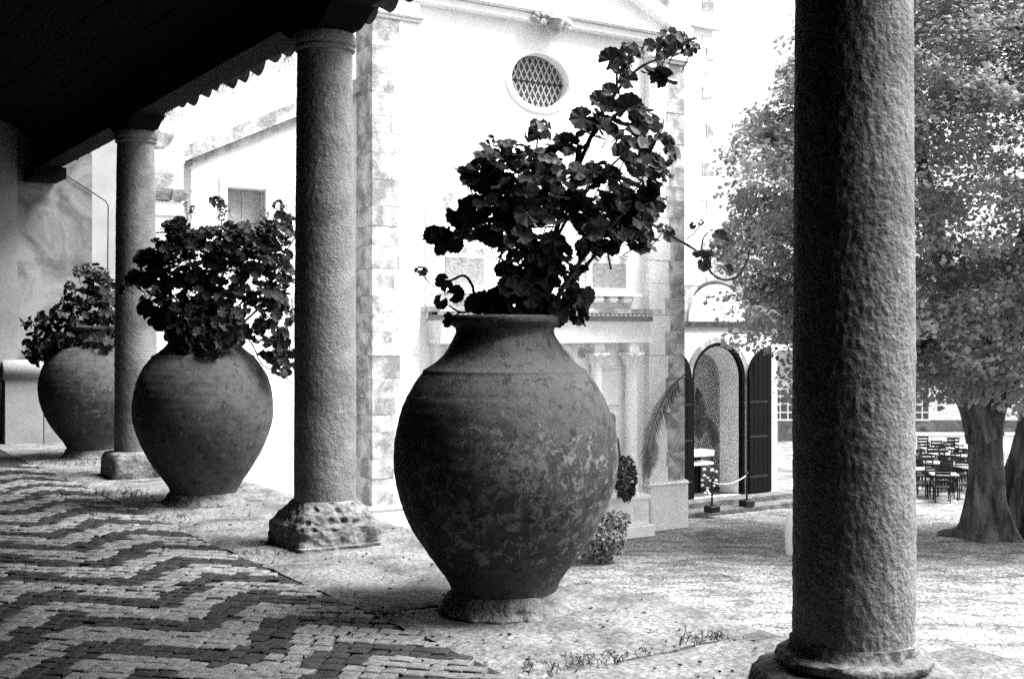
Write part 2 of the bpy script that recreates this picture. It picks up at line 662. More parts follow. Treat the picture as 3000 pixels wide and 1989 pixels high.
for i in range(len(JOINTS) - 1):
    y0, y1 = JOINTS[i] + 0.011, JOINTS[i + 1] - 0.011
    sk = {5: (0.1, 0.06), 4: (0.0, 0.1), 6: (0.06, 0.0)}.get(i, (0, 0))
    xo = EDGE + random.uniform(-0.02, 0.02)
    slab_mesh(MOS + random.uniform(-0.01, 0.01), xo, y0, y1, i * 3.1, sk[0], sk[1], thick=0.25 if False else 0.16).build("slab", M_SLAB, floor, smooth=True)
# landing slab that juts out beside the near column
slab_mesh(EDGE + 0.015, 4.62, 0.6, 3.43, 77.0, thick=0.3).build("slab", M_SLAB, floor, smooth=True)
stp = MB()
stp.box((EDGE + 0.0, -2, GZ - 0.1), (4.60, 3.40, -0.31))
stp.build("landing_base", M_MORTAR, floor)

# ------------------------------------------------------------------ columns
def shaft(r0, r1, z0, z1, seed, seg=128, step=0.012, amp=0.0034):
    n = int((z1 - z0) / step)
    prof = []
    for i in range(n + 1):
        t = i / n
        r = r0 + (r1 - r0) * t + 0.006 * math.sin(PI * t)
        prof.append((r, z0 + (z1 - z0) * t))

    def fn(x, y, z, i):
        a = noise.noise(Vector((x * 56 + seed, y * 56, z * 34)))
        b_ = noise.noise(Vector((x * 24, y * 24 + seed, z * 15)))
        return amp * (a * 1.0 + b_ * 0.4) + 0.004 * noise.noise(Vector((x * 4, y * 4 + seed, z * 2)))
    mb = MB()
    mb.lathe(prof, seg, fn=fn)
    return mb


COLUMNS = [
    ((1.200, 4.20), 0.209, 0.190, 0.31, "thick granite column nearest on the right, on a round moulded base", 0),
    ((-1.253, 8.00), 0.205, 0.182, 0.283, "granite column in the middle, on a crumbling pitted block", 1),
    ((-3.722, 11.82), 0.202, 0.178, 0.245, "granite column farthest left, standing on a neat squared block", 2),
]
ctop = 3.40
for (xy, r0, r1, zb, lab, kind) in COLUMNS:
    c = empty("stone_column", (xy[0], xy[1], 0), ALPHA, lab, "column", "granite columns along the porch edge")
    seg = (240, 130, 80)[kind]
    shaft(r0, r1, zb, ctop - 0.13, kind * 7.7, seg, (0.008, 0.012, 0.018)[kind]).build("shaft", M_COL, c, smooth=True)
    cp = MB()
    pr = [(r1 + 0.002, ctop - 0.13), (r1 + 0.018, ctop - 0.118), (r1 + 0.02, ctop - 0.105), (r1 + 0.008, ctop - 0.095)]
    for k in range(9):
        t = PI * k / 8 - PI / 2
        pr.append((r1 + 0.008 + 0.020 * math.cos(t), ctop - 0.05 + 0.045 * math.sin(t)))
    cp.lathe(pr, 64, fn=lambda x, y, z, i: 0.004 * fbm(x * 20, y * 20, z * 20, 3))
    cp.build("capital", M_COL, c, smooth=True)
    bs = MB()
    if kind == 0:
        pr = [(0.345, -0.005), (0.352, 0.02), (0.352, 0.10), (0.35, 0.17), (0.345, 0.20), (0.325, 0.222), (0.29, 0.230), (0.262, 0.236)]
        for k in range(7):
            t = PI * k / 6 - PI / 2
            pr.append((0.243 + 0.022 * math.cos(t), 0.262 + 0.022 * math.sin(t)))
        pr += [(0.228, 0.286), (0.217, 0.297), (0.213, 0.33)]
        bs.lathe(pr, 220, fn=lambda x, y, z, i: 0.014 * fbm(x * 7, y * 7, z * 9, 4) + 0.007 * fbm(x * 30, y * 30, z * 30, 3) - 0.03 * max(0, 0.35 - noise.voronoi(Vector((x * 14, y * 14, z * 14)))[0][0]) * (z < 0.24))
    elif kind == 1:
        pr, sq = [], []
        key = [(0.298, -0.01, 1.0), (0.302, 0.04, 1.0), (0.298, 0.11, 1.0), (0.292, 0.14, 1.0), (0.27, 0.165, 0.9), (0.262, 0.21, 0.7), (0.25, 0.245, 0.45), (0.235, 0.27, 0.2), (0.205, 0.30, 0)]
        for a, b_ in zip(key, key[1:]):
            for k in range(7):
                t = k / 7
                pr.append((a[0] + (b_[0] - a[0]) * t, a[1] + (b_[1] - a[1]) * t))
                sq.append(a[2] + (b_[2] - a[2]) * t)

        def er(x, y, z, i):
            o = 0.022 * fbm(x * 4.5 + 3, y * 4.5, z * 5, 4) + 0.013 * fbm(x * 16, y * 16, z * 16, 4)
            cell = noise.voronoi(Vector((x * 13, y * 13, z * 13)))[0][0]
            o -= 0.09 * max(0, 0.42 - cell) * (1.0 if z > 0.12 else 0.25)
            if z < 0.02:
                o += 0.01
            return o
        bs.lathe(pr, 180, sq, fn=er)
    else:
        pr, sq = [], []
        key = [(0.285, -0.01, 1.0), (0.29, 0.04, 1), (0.285, 0.15, 1), (0.278, 0.19, 1), (0.265, 0.225, 0.9), (0.235, 0.24, 0.6), (0.2, 0.25, 0)]
        for a, b_ in zip(key, key[1:]):
            for k in range(4):
                t = k / 4
                pr.append((a[0] + (b_[0] - a[0]) * t, a[1] + (b_[1] - a[1]) * t))
                sq.append(a[2] + (b_[2] - a[2]) * t)
        bs.lathe(pr, 100, sq, fn=lambda x, y, z, i: 0.010 * fbm(x * 6, y * 6, z * 6, 4))
    bs.build("base", M_BASE, c, smooth=True)

# ------------------------------------------------------------------ porch roof
roof = empty("porch_roof", (0, 0, 0), ALPHA, "dark timber porch roof with scalloped clay tile eave above the columns", "roof")


def eave_z(p):
    return 3.546 + 0.0155 * (p - 6.85)


bm_ = MB()
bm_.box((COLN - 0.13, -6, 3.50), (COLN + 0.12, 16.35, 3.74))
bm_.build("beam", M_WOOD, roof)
for k, (xy, *_) in enumerate(COLUMNS):
    v = Vector((xy[0], xy[1], 0))
    n_, p_ = v.dot(NN), v.dot(PP)
    b2 = MB()
    b2.add([(n_ + sx, p_ + sy, z) for z, e in ((3.398, 0.24), (3.44, 0.34), (3.4995, 0.44)) for sx, sy in ((-.15, -e), (.15, -e), (.15, e), (-.15, e))],
           [(3, 2, 1, 0), (8, 9, 10, 11)] + [(l * 4 + q, l * 4 + (q + 1) % 4, l * 4 + 4 + (q + 1) % 4, l * 4 + 4 + q) for l in (0, 1) for q in range(4)])
    b2.build("bracket", M_WOOD, roof)
b3 = MB()
b3.box((3.07, 15.75, 3.36), (3.46, 16.38, 3.4995))
b3.build("bracket", M_WOOD, roof)
# sloping deck, ceiling boards and rafters
SL = 0.36
dk = MB()
y0, y1 = -6.0, 17.0
def dz(n, p, o=0):
    return eave_z(p) + 0.03 + (COLN + 0.30 - n) * SL + o
dk.add([(COLN + 0.22, y0, dz(COLN + .22, y0, .10)), (COLN + 0.22, y1, dz(COLN + .22, y1, .10)), (-0.9, y1, dz(-.9, y1, .10)), (-0.9, y0, dz(-.9, y0, .10)),
        (COLN + 0.22, y0, dz(COLN + .22, y0, .18)), (COLN + 0.22, y1, dz(COLN + .22, y1, .18)), (-0.9, y1, dz(-.9, y1, .18)), (-0.9, y0, dz(-.9, y0, .18))],
       [(0, 1, 2, 3), (7, 6, 5, 4), (0, 4, 5, 1), (1, 5, 6, 2), (2, 6, 7, 3), (3, 7, 4, 0)])
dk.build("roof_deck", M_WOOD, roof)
for i in range(22):
    a = COLN + 0.14 - i * 0.19
    b_ = a - 0.182
    mb = MB()
    o = random.uniform(0, 0.012)
    mb.add([(a, y0, dz(a, y0, .06 + o)), (a, y1, dz(a, y1, .06 + o)), (b_, y1, dz(b_, y1, .06 + o)), (b_, y0, dz(b_, y0, .06 + o)),
            (a, y0, dz(a, y0, .09 + o)), (a, y1, dz(a, y1, .09 + o)), (b_, y1, dz(b_, y1, .09 + o)), (b_, y0, dz(b_, y0, .09 + o))],
           [(0, 1, 2, 3), (7, 6, 5, 4), (0, 4, 5, 1), (1, 5, 6, 2), (2, 6, 7, 3), (3, 7, 4, 0)])
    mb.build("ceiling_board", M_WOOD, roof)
# fascia under the tiles
mb = MB()
for i in range(2):
    pass
mb.add([(COLN + .125, y0, eave_z(y0) - .02), (COLN + .125, y1, eave_z(y1) - .02), (COLN + .125, y1, eave_z(y1) + .22), (COLN + .125, y0, eave_z(y0) + .22),
        (COLN + .16, y0, eave_z(y0) + .03), (COLN + .16, y1, eave_z(y1) + .03), (COLN + .16, y1, eave_z(y1) + .22), (COLN + .16, y0, eave_z(y0) + .22)],
       [(0, 1, 2, 3), (7, 6, 5, 4), (0, 4, 5, 1), (2, 6, 7, 3)])
mb.build("fascia", M_WOOD, roof)


def tile_mesh(r0, r1, ln, up):
    """half pipe along x (eave end at x=0), up=1 arched, up=-1 trough"""
    mb = MB()
    sg, nl = 9, 3
    vs, fs = [], []
    for th, off in ((0, 0), (1, -0.016)):
        for j in range(nl + 1):
            t = j / nl
            r = r0 + (r1 - r0) * t + off
            for k in range(sg + 1):
                a = PI * k / sg
                vs.append((-ln * t, r * math.cos(a) * 1.0, up * r * math.sin(a) * 0.95 + ln * t * SL))
    M1 = (nl + 1) * (sg + 1)
    for j in range(nl):
        for k in range(sg):
            q = j * (sg + 1) + k
            fs.append((q, q + 1, q + sg + 2, q + sg + 1))
            fs.append((M1 + q, M1 + q + sg + 1, M1 + q + sg + 2, M1 + q + 1))
    for k in range(sg):
        fs.append((k, k + M1, k + 1 + M1, k + 1))
    mb.add(vs, fs)
    return mb


tm_u = [tile_mesh(0.10, 0.085, 0.36, 1).mesh("eave_tile", M_TILE, True) for _ in range(1)][0]
tm_d = tile_mesh(0.135, 0.12, 0.36, -1).mesh("eave_tile", M_TILE, True)
TP = 0.335
for i in range(48):
    p_ = 1.0 + i * TP + random.uniform(-0.015, 0.015)
    if p_ > 16.9:
        break
    inst("eave_tile", tm_d, roof, loc=(COLN + 0.30 + random.uniform(-.02, .02), p_, eave_z(p_) + 0.075), rot=(random.uniform(-.12, .12), random.uniform(-.05, .05), random.uniform(-.08, .08)), scl=(1, random.uniform(.85, 1.12), random.uniform(.75, 1.25)))
    inst("eave_tile", tm_u, roof, loc=(COLN + 0.27 + random.uniform(-.02, .02), p_ + TP / 2, eave_z(p_) + 0.085), rot=(random.uniform(-.12, .12), random.uniform(-.05, .05), random.uniform(-.08, .08)), scl=(1, random.uniform(.85, 1.12), random.uniform(.75, 1.25)))

# back wall of the porch (out of frame) and the wall behind the camera
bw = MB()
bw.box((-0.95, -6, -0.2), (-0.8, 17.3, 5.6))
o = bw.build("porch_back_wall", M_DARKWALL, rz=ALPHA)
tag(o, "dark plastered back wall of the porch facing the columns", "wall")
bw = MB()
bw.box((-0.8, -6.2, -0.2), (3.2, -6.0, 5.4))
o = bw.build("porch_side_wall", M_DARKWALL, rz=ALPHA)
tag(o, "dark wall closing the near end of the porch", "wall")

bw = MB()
bw.box((3.1, -6, -0.2), (3.47, 1.75, 3.49))  # unseen wall, added to keep courtyard light off the near sides
o = bw.build("added_light_block_wall", M_DARKWALL, rz=ALPHA)
tag(o, "unseen dark wall added on the courtyard side to cut light before the first column", "wall")

# ------------------------------------------------------------------ far end of the porch
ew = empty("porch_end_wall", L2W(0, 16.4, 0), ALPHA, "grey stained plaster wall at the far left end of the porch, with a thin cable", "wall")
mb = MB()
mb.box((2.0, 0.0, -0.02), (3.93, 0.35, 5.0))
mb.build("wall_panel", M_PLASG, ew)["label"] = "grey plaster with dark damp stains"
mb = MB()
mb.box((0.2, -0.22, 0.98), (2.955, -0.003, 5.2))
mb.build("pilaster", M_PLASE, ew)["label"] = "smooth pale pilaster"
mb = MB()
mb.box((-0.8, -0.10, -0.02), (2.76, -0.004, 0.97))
mb.build("dark_gap_panel", M_BLACK, ew)  # black panel standing in for the darkness of the opening beside the bench
# cable
c0 = (3.44, -0.02, 3.46)
u1, z1 = on_plane(L2W(0, 16.4, 0), 316, 590, -0.02)
mb = MB()
cw1 = on_plane((L2W(0, 16.4).x, L2W(0, 16.4).y, 0), 160, 492, -0.02)
cw2 = on_plane((L2W(0, 16.4).x, L2W(0, 16.4).y, 0), 310, 590, -0.02)
cw3 = on_plane((L2W(0, 16.4).x, L2W(0, 16.4).y, 0), 317, 605, -0.02)
cw4 = on_plane((L2W(0, 16.4).x, L2W(0, 16.4).y, 0), 315, 830, -0.02)
mb.tube([(cw1[0], -.02, cw1[1]), (cw2[0], -.02, cw2[1]), (cw3[0], -.02, cw3[1]), (cw4[0], -.02, cw4[1])], 0.008, 6)
mb.build("cable", M_CABLE, ew)
# pale house wall behind it
nb = empty("neighbour_wall", L2W(0, 16.8, GZ), ALPHA, "pale plaster corner wall behind the grey stained wall, left of the farthest column", "wall")
mb = MB()
mb.box((3.85, 0.0, 0), (4.80, 0.5, 8.6))
mb.build("wall_panel", mat("neighbour_plaster", 0.24, 0.32, 1.5, bump=0.15, bscale=14), nb)
# bench wall with rolled coping
be = empty("parapet_bench", L2W(0, 16.15, 0), ALPHA, "low pale stone parapet with rolled rounded coping at the far left end of the porch", "parapet")
for k, (a, b_) in enumerate(((2.80, 3.26), (3.268, 3.66), (3.668, 4.05))):
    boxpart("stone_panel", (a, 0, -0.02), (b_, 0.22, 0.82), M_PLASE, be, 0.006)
for (a, b_) in ((2.77, 3.42), (3.425, 4.06)):
    mb = MB()
    pts = [(a + (b_ - a) * t, 0.05, 0.94) for t in (0, .03, .5, .97, 1)]
    mb.tube(pts, [0.115, 0.13, 0.13, 0.13, 0.122], 28)
    mb.build("coping_roll", M_PLASE, be, smooth=True)

# ------------------------------------------------------------------ clay jars
PROF = [(926, 164), (931, 168), (945, 167), (955, 152), (962, 143), (975, 142), (1000, 156), (1025, 170), (1046, 186), (1068, 214), (1080, 233), (1086, 238),
        (1115, 261), (1150, 284), (1185, 301), (1220, 313), (1260, 323), (1300, 328), (1340, 329), (1400, 323), (1453, 309), (1505, 290),
        (1554, 266), (1610, 230), (1656, 195), (1690, 170), (1715, 158), (1735, 150)]
KS = 6.1 / F
JARS = [((-0.035, 6.10), 1.0, 1.0, "largest clay jar in front, between the two nearest columns, belly flaking and patched with lichen"),
        ((-2.562, 9.93), 1.0, 1.0, "middle clay jar between the centre column and far column, smooth surface"),
        ((-4.80, 13.65), 1.0, 1.0, "farthest clay jar at the left, half hidden behind the far column")]
jar_pts = []
for ji, (xy, s1, s2, lab) in enumerate(JARS):
    j = empty("clay_jar", (xy[0], xy[1], 0), random.uniform(0, 6) if ji else 1.2, lab, "jar", "tall clay storage jars between the columns")
    prof = []
    P_ = [(r * KS, EYE + (HOR - y) * KS) for y, r in PROF][::-1]
    # smooth resample
    dense = []
    for a in range(len(P_) - 1):
        for k in range(5):
            t = k / 5
            p0, p1 = P_[a], P_[a + 1]
            dense.append((p0[0] + (p1[0] - p0[0]) * t, p0[1] + (p1[1] - p0[1]) * t))
    dense.append(P_[-1])
    for it in range(3):
        d2 = dense[:]
        for k in range(1, len(dense) - 1):
            if dense[k][1] > 1.40 and it > 0:
                continue
            d2[k] = ((dense[k - 1][0] + 2 * dense[k][0] + dense[k + 1][0]) / 4, (dense[k - 1][1] + 2 * dense[k][1] + dense[k + 1][1]) / 4)
        dense = d2
    # inner lip and soil hollow
    rt, zt = dense[-1]
    dense += [(rt - 0.012, zt + 0.004), (rt - 0.03, zt - 0.002), (rt - 0.045, zt - 0.05), (rt - 0.055, zt - 0.12)]
    sd = ji * 11.3

    def fn(x, y, z, i, sd=sd):
        o = 0.011 * fbm(x * 1.6 + sd, y * 1.6, z * 1.8, 3) + 0.0022 * fbm(x * 11, y * 11 + sd, z * 11, 3) + 0.0012 * fbm(x * 40, y * 40 + sd, z * 40, 3)
        # thrown ridges and two incised bands
        o += 0.0006 * math.sin(z * 95 + 4 * fbm(x, y, z * 2, 2))
        for zz in (1.195, 1.09):
            o -= 0.003 * math.exp(-((z - zz) / 0.006) ** 2)
        o += 0.004 * math.exp(-((z - 1.21) / 0.010) ** 2) * (1 + 0.5 * math.sin(math.atan2(y, x) * 60))
        return o
    mb = MB()
    mb.lathe(dense, (150, 110, 80)[ji], fn=fn)
    mb.build("jar_body", M_POTS[ji], j, smooth=True)
    mb = MB()
    mb.lathe([(rt - 0.06, zt - 0.12), (rt - 0.06, zt - 0.1), (0.05, zt - 0.07)], 32)
    mb.build("soil", M_JOINT, j)
    mb = MB()
    key = [(0.345, -0.012), (0.345, 0.005), (0.325, 0.022), (0.305, 0.04), (0.29, 0.062), (0.278, 0.085), (0.255, 0.10), (0.22, 0.105)]
    pr = []
    for a, b_ in zip(key, key[1:]):
        for k in range(4):
            pr.append((a[0] + (b_[0] - a[0]) * k / 4, a[1] + (b_[1] - a[1]) * k / 4))
    pr.append(key[-1])
    mb.lathe(pr, 130, fn=lambda x, y, z, i, sd=sd: 0.022 * fbm(x * 4 + sd, y * 4, z * 8, 4) + 0.010 * fbm(x * 18, y * 18, z * 18 + sd, 3))
    mb.build("mortar_foot", M_MORTAR, j, smooth=True)

# ------------------------------------------------------------------ geraniums
def leaf_mesh(seed, nm, m):
    rnd = random.Random(seed)
    mb = MB()
    n = 27
    vs = [(0, 0, 0)]
    cup = rnd.uniform(0.05, 0.35)
    gap = 0.42
    for ring, fr in ((0, 0.55), (1, 1.0)):
        for k in range(n):
            a = -PI / 2 + gap + (2 * PI - 2 * gap) * k / (n - 1)
            lob = 1.0 + 0.09 * abs(math.sin((a + PI / 2) * 3.5)) - 0.05
            sc_ = 1.0 + (0.05 * (1 if k % 2 else -1) if ring else 0)
            r = fr * lob * sc_ * (1.0 - 0.12 * (abs(k - n / 2) / (n / 2)) ** 3)
            z = cup * fr * fr + 0.07 * math.cos((a + PI / 2) * 7) * fr + rnd.uniform(-.03, .03) * fr
            vs.append((r * math.cos(a), r * math.sin(a) + 0.12, z))
    fs = []
    for k in range(n - 1):
        fs.append((0, 1 + k, 2 + k))
        fs.append((1 + k, 1 + n + k, 2 + n + k, 2 + k))
    mb.add(vs, fs)
    return mb.mesh(nm, m, True)


LEAVES = [leaf_mesh(k, "leaf", M_GLEAF) for k in range(5)]


def flower_mesh(seed, nm, m, npet=34):
    rnd = random.Random(seed)
    mb = MB()
    for k in range(npet):
        th = rnd.uniform(0, 2 * PI)
        cz = rnd.uniform(-0.55, 1)
        s_ = math.sqrt(max(0, 1 - cz * cz))
        d = Vector((s_ * math.cos(th), s_ * math.sin(th), cz))
        c = d * rnd.uniform(0.55, 0.85)
        nrm = (d + Vector([rnd.uniform(-.6, .6) for _ in range(3)])).normalized()
        a = nrm.orthogonal().normalized()
        b_ = nrm.cross(a)
        r = rnd.uniform(0.24, 0.36)
        q = [c + nrm * 0.0]
        for i in range(6):
            t = i * PI / 3 + rnd.uniform(-.2, .2)
            q.append(c + (a * math.cos(t) + b_ * math.sin(t)) * r * rnd.uniform(.8, 1.1) + nrm * rnd.uniform(0.03, 0.12))
        mb.add(q, [(0, 1 + i, 1 + (i + 1) % 6) for i in range(6)])
    return mb.mesh(nm, m)


FLOWERS = [flower_mesh(k, "flower_head", M_PETAL) for k in range(4)]
BUDS = [flower_mesh(20 + k, "flower_head", M_PETAL, 12) for k in range(2)]


def orient(nrm, spin):
    nrm = nrm.normalized()
    q = nrm.to_track_quat('Z', 'Y')
    return (q.to_matrix() @ Matrix.Rotation(spin, 3, 'Z')).to_4x4()


def geranium(name, jar_xy, Y, clusters, singles, flowers, stems, label, lr=0.055, face=0.5, cap=300, stems_r=1.0, seed=1, dens=1.0):
    rnd = random.Random(seed)
    root = empty(name, (jar_xy[0], jar_xy[1], 1.40), 0, label, "plant", "geraniums growing in the clay jars")
    org = Vector((jar_xy[0], jar_xy[1], 1.40))
    cnt = [0]
    rest = MB()
    stalks = MB()

    def put(P, r, nrm):
        M = Matrix.Translation(P - org) @ orient(nrm, rnd.uniform(0, 2 * PI)) @ Matrix.Scale(r, 4)
        if cnt[0] < cap:
            inst("leaf", rnd.choice(LEAVES), root, mw=M)
        else:
            me = rnd.choice(LEAVES)
            rest.add([M @ v.co for v in me.vertices], [tuple(p.vertices) for p in me.polygons])
        cnt[0] += 1
    heart = Vector((jar_xy[0], jar_xy[1], 1.55))
    for (px, py, r, tilt) in singles:
        P = W(px, py, Y + rnd.uniform(-.1, .1))
        nrm = Vector((rnd.uniform(-.35, .35) + tilt, -1, rnd.uniform(-.2, .4)))
        put(P, r * Y / F, nrm)
    for cl in clusters:
        cx, cy, rx, ry, n, dep = cl[:6]
        yo = cl[6] if len(cl) > 6 else 0.0
        for k in range(int(n * dens)):
            while True:
                a, b_, c_ = rnd.uniform(-1, 1), rnd.uniform(-1, 1), rnd.uniform(-1, 1)
                if a * a + b_ * b_ < 1:
                    break
            P = W(cx + a * rx, cy + b_ * ry, Y)
            P.y += c_ * dep + yo
            out = (P - heart).normalized()
            nrm = out * 0.55 + Vector((0, -0.35 * face, 0.35)) + Vector([rnd.gauss(0, 0.42) for _ in range(3)])
            rr = lr * rnd.uniform(0.72, 1.15)
            put(P, rr, nrm)
            # petiole
            if rnd.random() < 0.5:
                q = P + (heart - P).normalized() * rnd.uniform(0.05, 0.09) - Vector((0, 0, rnd.uniform(0.01, 0.05)))
                m_ = (P + q) / 2 + Vector((0, 0, -0.01))
                stalks.tube([P - org, m_ - org, q - org], 0.0022 * lr / 0.055, 4, False)
    if rest.f:
        rest.build("leaves", M_GLEAF, root)["kind"] = "stuff"
    for (px, py, r, big) in flowers:
        P = W(px, py, Y - rnd.uniform(.05, .25))
        r *= 1.25
        M = Matrix.Translation(P - org) @ Euler((rnd.uniform(-.4, .4), rnd.uniform(-.4, .4), rnd.uniform(0, 6))).to_matrix().to_4x4() @ Matrix.Scale(r * Y / F, 4)
        inst("flower_head", rnd.choice(FLOWERS if big else BUDS), root, mw=M)
        q = P + (heart - P).normalized() * 0.08 - Vector((0, 0, 0.05))
        stalks.tube([P - org, (P + q) / 2 - org + Vector((0, 0, -.008)), q - org], 0.003, 5, False)
    for (pts, r0, r1) in stems:
        P3 = []
        for i, q in enumerate(pts):
            P3.append(W(q[0], q[1], Y + (q[2] if len(q) > 2 else 0)) - org)
        # catmull resample with knobbly nodes
        out = []
        rad = []
        n = len(P3)
        for i in range(n - 1):
            p0, p1, p2, p3 = P3[max(i - 1, 0)], P3[i], P3[i + 1], P3[min(i + 2, n - 1)]
            for k in range(6):
                t = k / 6
                out.append(0.5 * ((2 * p1) + (p2 - p0) * t + (2 * p0 - 5 * p1 + 4 * p2 - p3) * t * t + (3 * p1 - p0 - 3 * p2 + p3) * t ** 3))
        out.append(P3[-1])
        for i in range(len(out)):
            t = i / (len(out) - 1)
            rad.append((r0 + (r1 - r0) * t) * (1 + 0.18 * (i % 3 == 0) + rnd.uniform(-.06, .06)))
        mb = MB()
        mb.tube(out, rad, 8)
        mb.build("stem", M_GSTEM, root, smooth=True)
    stalks.build("leaf_stalks", M_GSTEM, root)["kind"] = "stuff"
    return root


cl1 = [(1500, 480, 95, 55, 20, .16), (1410, 525, 52, 55, 10, .12), (1470, 560, 80, 50, 16, .2), (1560, 560, 130, 80, 34, .28), (1700, 570, 130, 80, 34, .3),
       (1850, 540, 75, 75, 18, .2), (1880, 640, 50, 70, 10, .2), (1790, 650, 110, 80, 24, .25), (1620, 690, 190, 75, 40, .3), (1440, 655, 105, 55, 20, .2),
       (1300, 700, 45, 26, 5, .06), (1370, 690, 35, 25, 4, .06), (1545, 790, 75, 85, 24, .18), (1630, 830, 80, 70, 20, .16), (1600, 900, 100, 30, 14, .12),
       (1430, 885, 50, 32, 9, .1), (1490, 900, 40, 30, 7, .1), (1690, 880, 28, 60, 8, .08), (1490, 715, 70, 40, 10, .15),
       (1820, 330, 60, 40, 8, .1), (1740, 345, 40, 35, 5, .1), (1750, 395, 40, 35, 5, .1), (1640, 440, 50, 30, 6, .12), (1930, 225, 35, 35, 6, .08),
       (2085, 740, 35, 30, 2, .08), (1860, 700, 50, 40, 7, .1)]
sg1 = [(1345, 622, 45, -.1), (1395, 615, 50, .1), (1405, 505, 52, -.1), (1785, 178, 38, 0), (1845, 238, 30, .2), (1710, 348, 38, -.1), (1755, 300, 34, 0), (1790, 275, 30, .2),
       (1840, 320, 42, .2), (1900, 135, 22, 0), (1925, 240, 28, .1), (1290, 700, 34, 0), (1325, 712, 32, .1), (1272, 692, 30, -.2), (1330, 862, 29, 0), (1290, 882, 24, .9), (1303, 935, 24, 1.2),
       (1297, 822, 22, 0), (1310, 843, 20, .4), (1285, 826, 16, 0), (1500, 450, 34, 0), (1470, 445, 30, 0), (1535, 470, 32, .2), (1620, 460, 34, 0), (1690, 890, 26, 1.2), (1675, 925, 22, 1.3), (1700, 905, 26, 1.0), (2030, 660, 12, 0),
       (1960, 690, 22, .3), (2110, 700, 26, .5), (2060, 770, 24, .2), (2130, 790, 18, .8), (1740, 640, 34, 0), (1890, 560, 36, .2), (1860, 600, 34, 0)]
fl1 = [(1577, 392, 38, 1), (1433, 412, 17, 0), (1850, 160, 34, 1), (1822, 200, 26, 1), (1960, 135, 40, 1), (2025, 145, 28, 1), (1985, 120, 26, 1), (1845, 430, 48, 1), (1900, 375, 44, 1), (1870, 345, 30, 1),
       (1935, 445, 46, 1), (1895, 495, 46, 1), (1600, 490, 46, 1), (1770, 510, 30, 1), (1233, 798, 18, 1), (1945, 585, 11, 0), (1945, 675, 20, 0), (1950, 520, 20, 0), (1520, 480, 18, 0), (1735, 500, 24, 1),
       (2055, 655, 10, 0), (2200, 715, 22, 0), (1935, 500, 22, 1), (2175, 730, 12, 0), (1790, 520, 30, 1), (2105, 735, 26, 0)]
st1 = [([(1570, 960, .05), (1600, 800), (1640, 640), (1690, 500), (1750, 360), (1790, 290), (1880, 195), (2015, 150)], .016, .005),
       ([(1775, 315), (1805, 270), (1810, 200), (1845, 160)], .008, .004), ([(1808, 210), (1795, 180)], .005, .003),
       ([(1680, 520), (1690, 480), (1698, 425)], .015, .013), ([(1700, 440), (1745, 390), (1760, 345)], .006, .004),
       ([(1600, 960), (1640, 860, -.1), (1720, 740, -.1), (1800, 650, -.12), (1850, 600, -.1)], .014, .008), ([(1640, 950), (1660, 860), (1760, 730), (1870, 660)], .012, .006),
       ([(1860, 640, .1), (1905, 655, .1), (1975, 695, .1), (2052, 745, .1), (2085, 800, .1), (2125, 820, .1), (2165, 805, .1), (2190, 760, .1), (2195, 732, .1)], .008, .005),
       ([(2052, 745, .1), (2060, 700, .1), (2075, 680, .1)], .004, .003),
       ([(1530, 950), (1500, 800), (1480, 650), (1420, 560)], .013, .006), ([(1510, 950), (1400, 870), (1385, 840), (1370, 815), (1352, 808), (1320, 822), (1290, 822)], .008, .005),
       ([(1470, 960), (1390, 915), (1350, 915), (1315, 895)], .007, .004), ([(1350, 915), (1330, 925), (1308, 930)], .004, .003),
       ([(1550, 950), (1540, 760), (1560, 600), (1575, 400)], .012, .004), ([(1560, 700), (1450, 690), (1290, 695)], .007, .004),
       ([(1500, 560), (1540, 500), (1560, 480)], .006, .005), ([(1590, 960), (1580, 850), (1630, 700), (1720, 560), (1850, 430)], .012, .004),
       ([(1440, 500), (1436, 460), (1434, 420)], .004, .003), ([(1800, 690, -.1), (1765, 650, -.1), (1790, 790, -.1)], .003, .005)]
geranium("geranium_plant", JARS[0][0], 6.1, cl1, sg1, fl1, st1, "tall straggling geranium in the front jar, one long flowering branch reaching right", 0.062, 0.9, 300, seed=3, dens=1.4)

cl2 = [(505, 670, 35, 22, 10, .1), (560, 690, 70, 30, 26, .2), (650, 695, 90, 35, 40, .25), (740, 690, 70, 35, 34, .25), (820, 680, 45, 45, 26, .2), (600, 750, 110, 45, 55, .3),
       (720, 760, 100, 55, 60, .3), (470, 757, 62, 26, 42, .14), (470, 815, 85, 32, 46, .16), (390, 825, 45, 26, 18, .12), (550, 850, 90, 60, 66, .3), (640, 860, 80, 80, 66, .3), (560, 940, 60, 50, 40, .2), (650, 950, 70, 60, 46, .25),
       (430, 890, 15, 35, 12, .05), (470, 935, 26, 26, 16, .06), (640, 1000, 60, 40, 22, .15), (650, 1035, 32, 18, 8, .06), (790, 800, 60, 90, 34, .25), (830, 900, 45, 90, 34, .25), (790, 980, 50, 60, 24, .2), (830, 1050, 40, 45, 26, .2), (770, 870, 50, 50, 18, .2), (520, 720, 60, 30, 24, .15), (545, 950, 40, 45, 26, .08, -.25), (620, 965, 60, 40, 40, .08, -.32), (690, 960, 38, 55, 26, .08, -.28), (655, 1020, 30, 30, 14, .05, -.38), (580, 1005, 20, 14, 5, .04, -.35)]
fl2 = [(560, 618, 14, 0), (637, 600, 22, 1), (628, 590, 16, 0), (660, 615, 14, 0), (815, 603, 16, 1), (830, 610, 12, 0), (650, 640, 12, 0), (775, 630, 14, 0), (800, 650, 12, 0), (850, 640, 14, 1), (545, 600, 8, 0)]
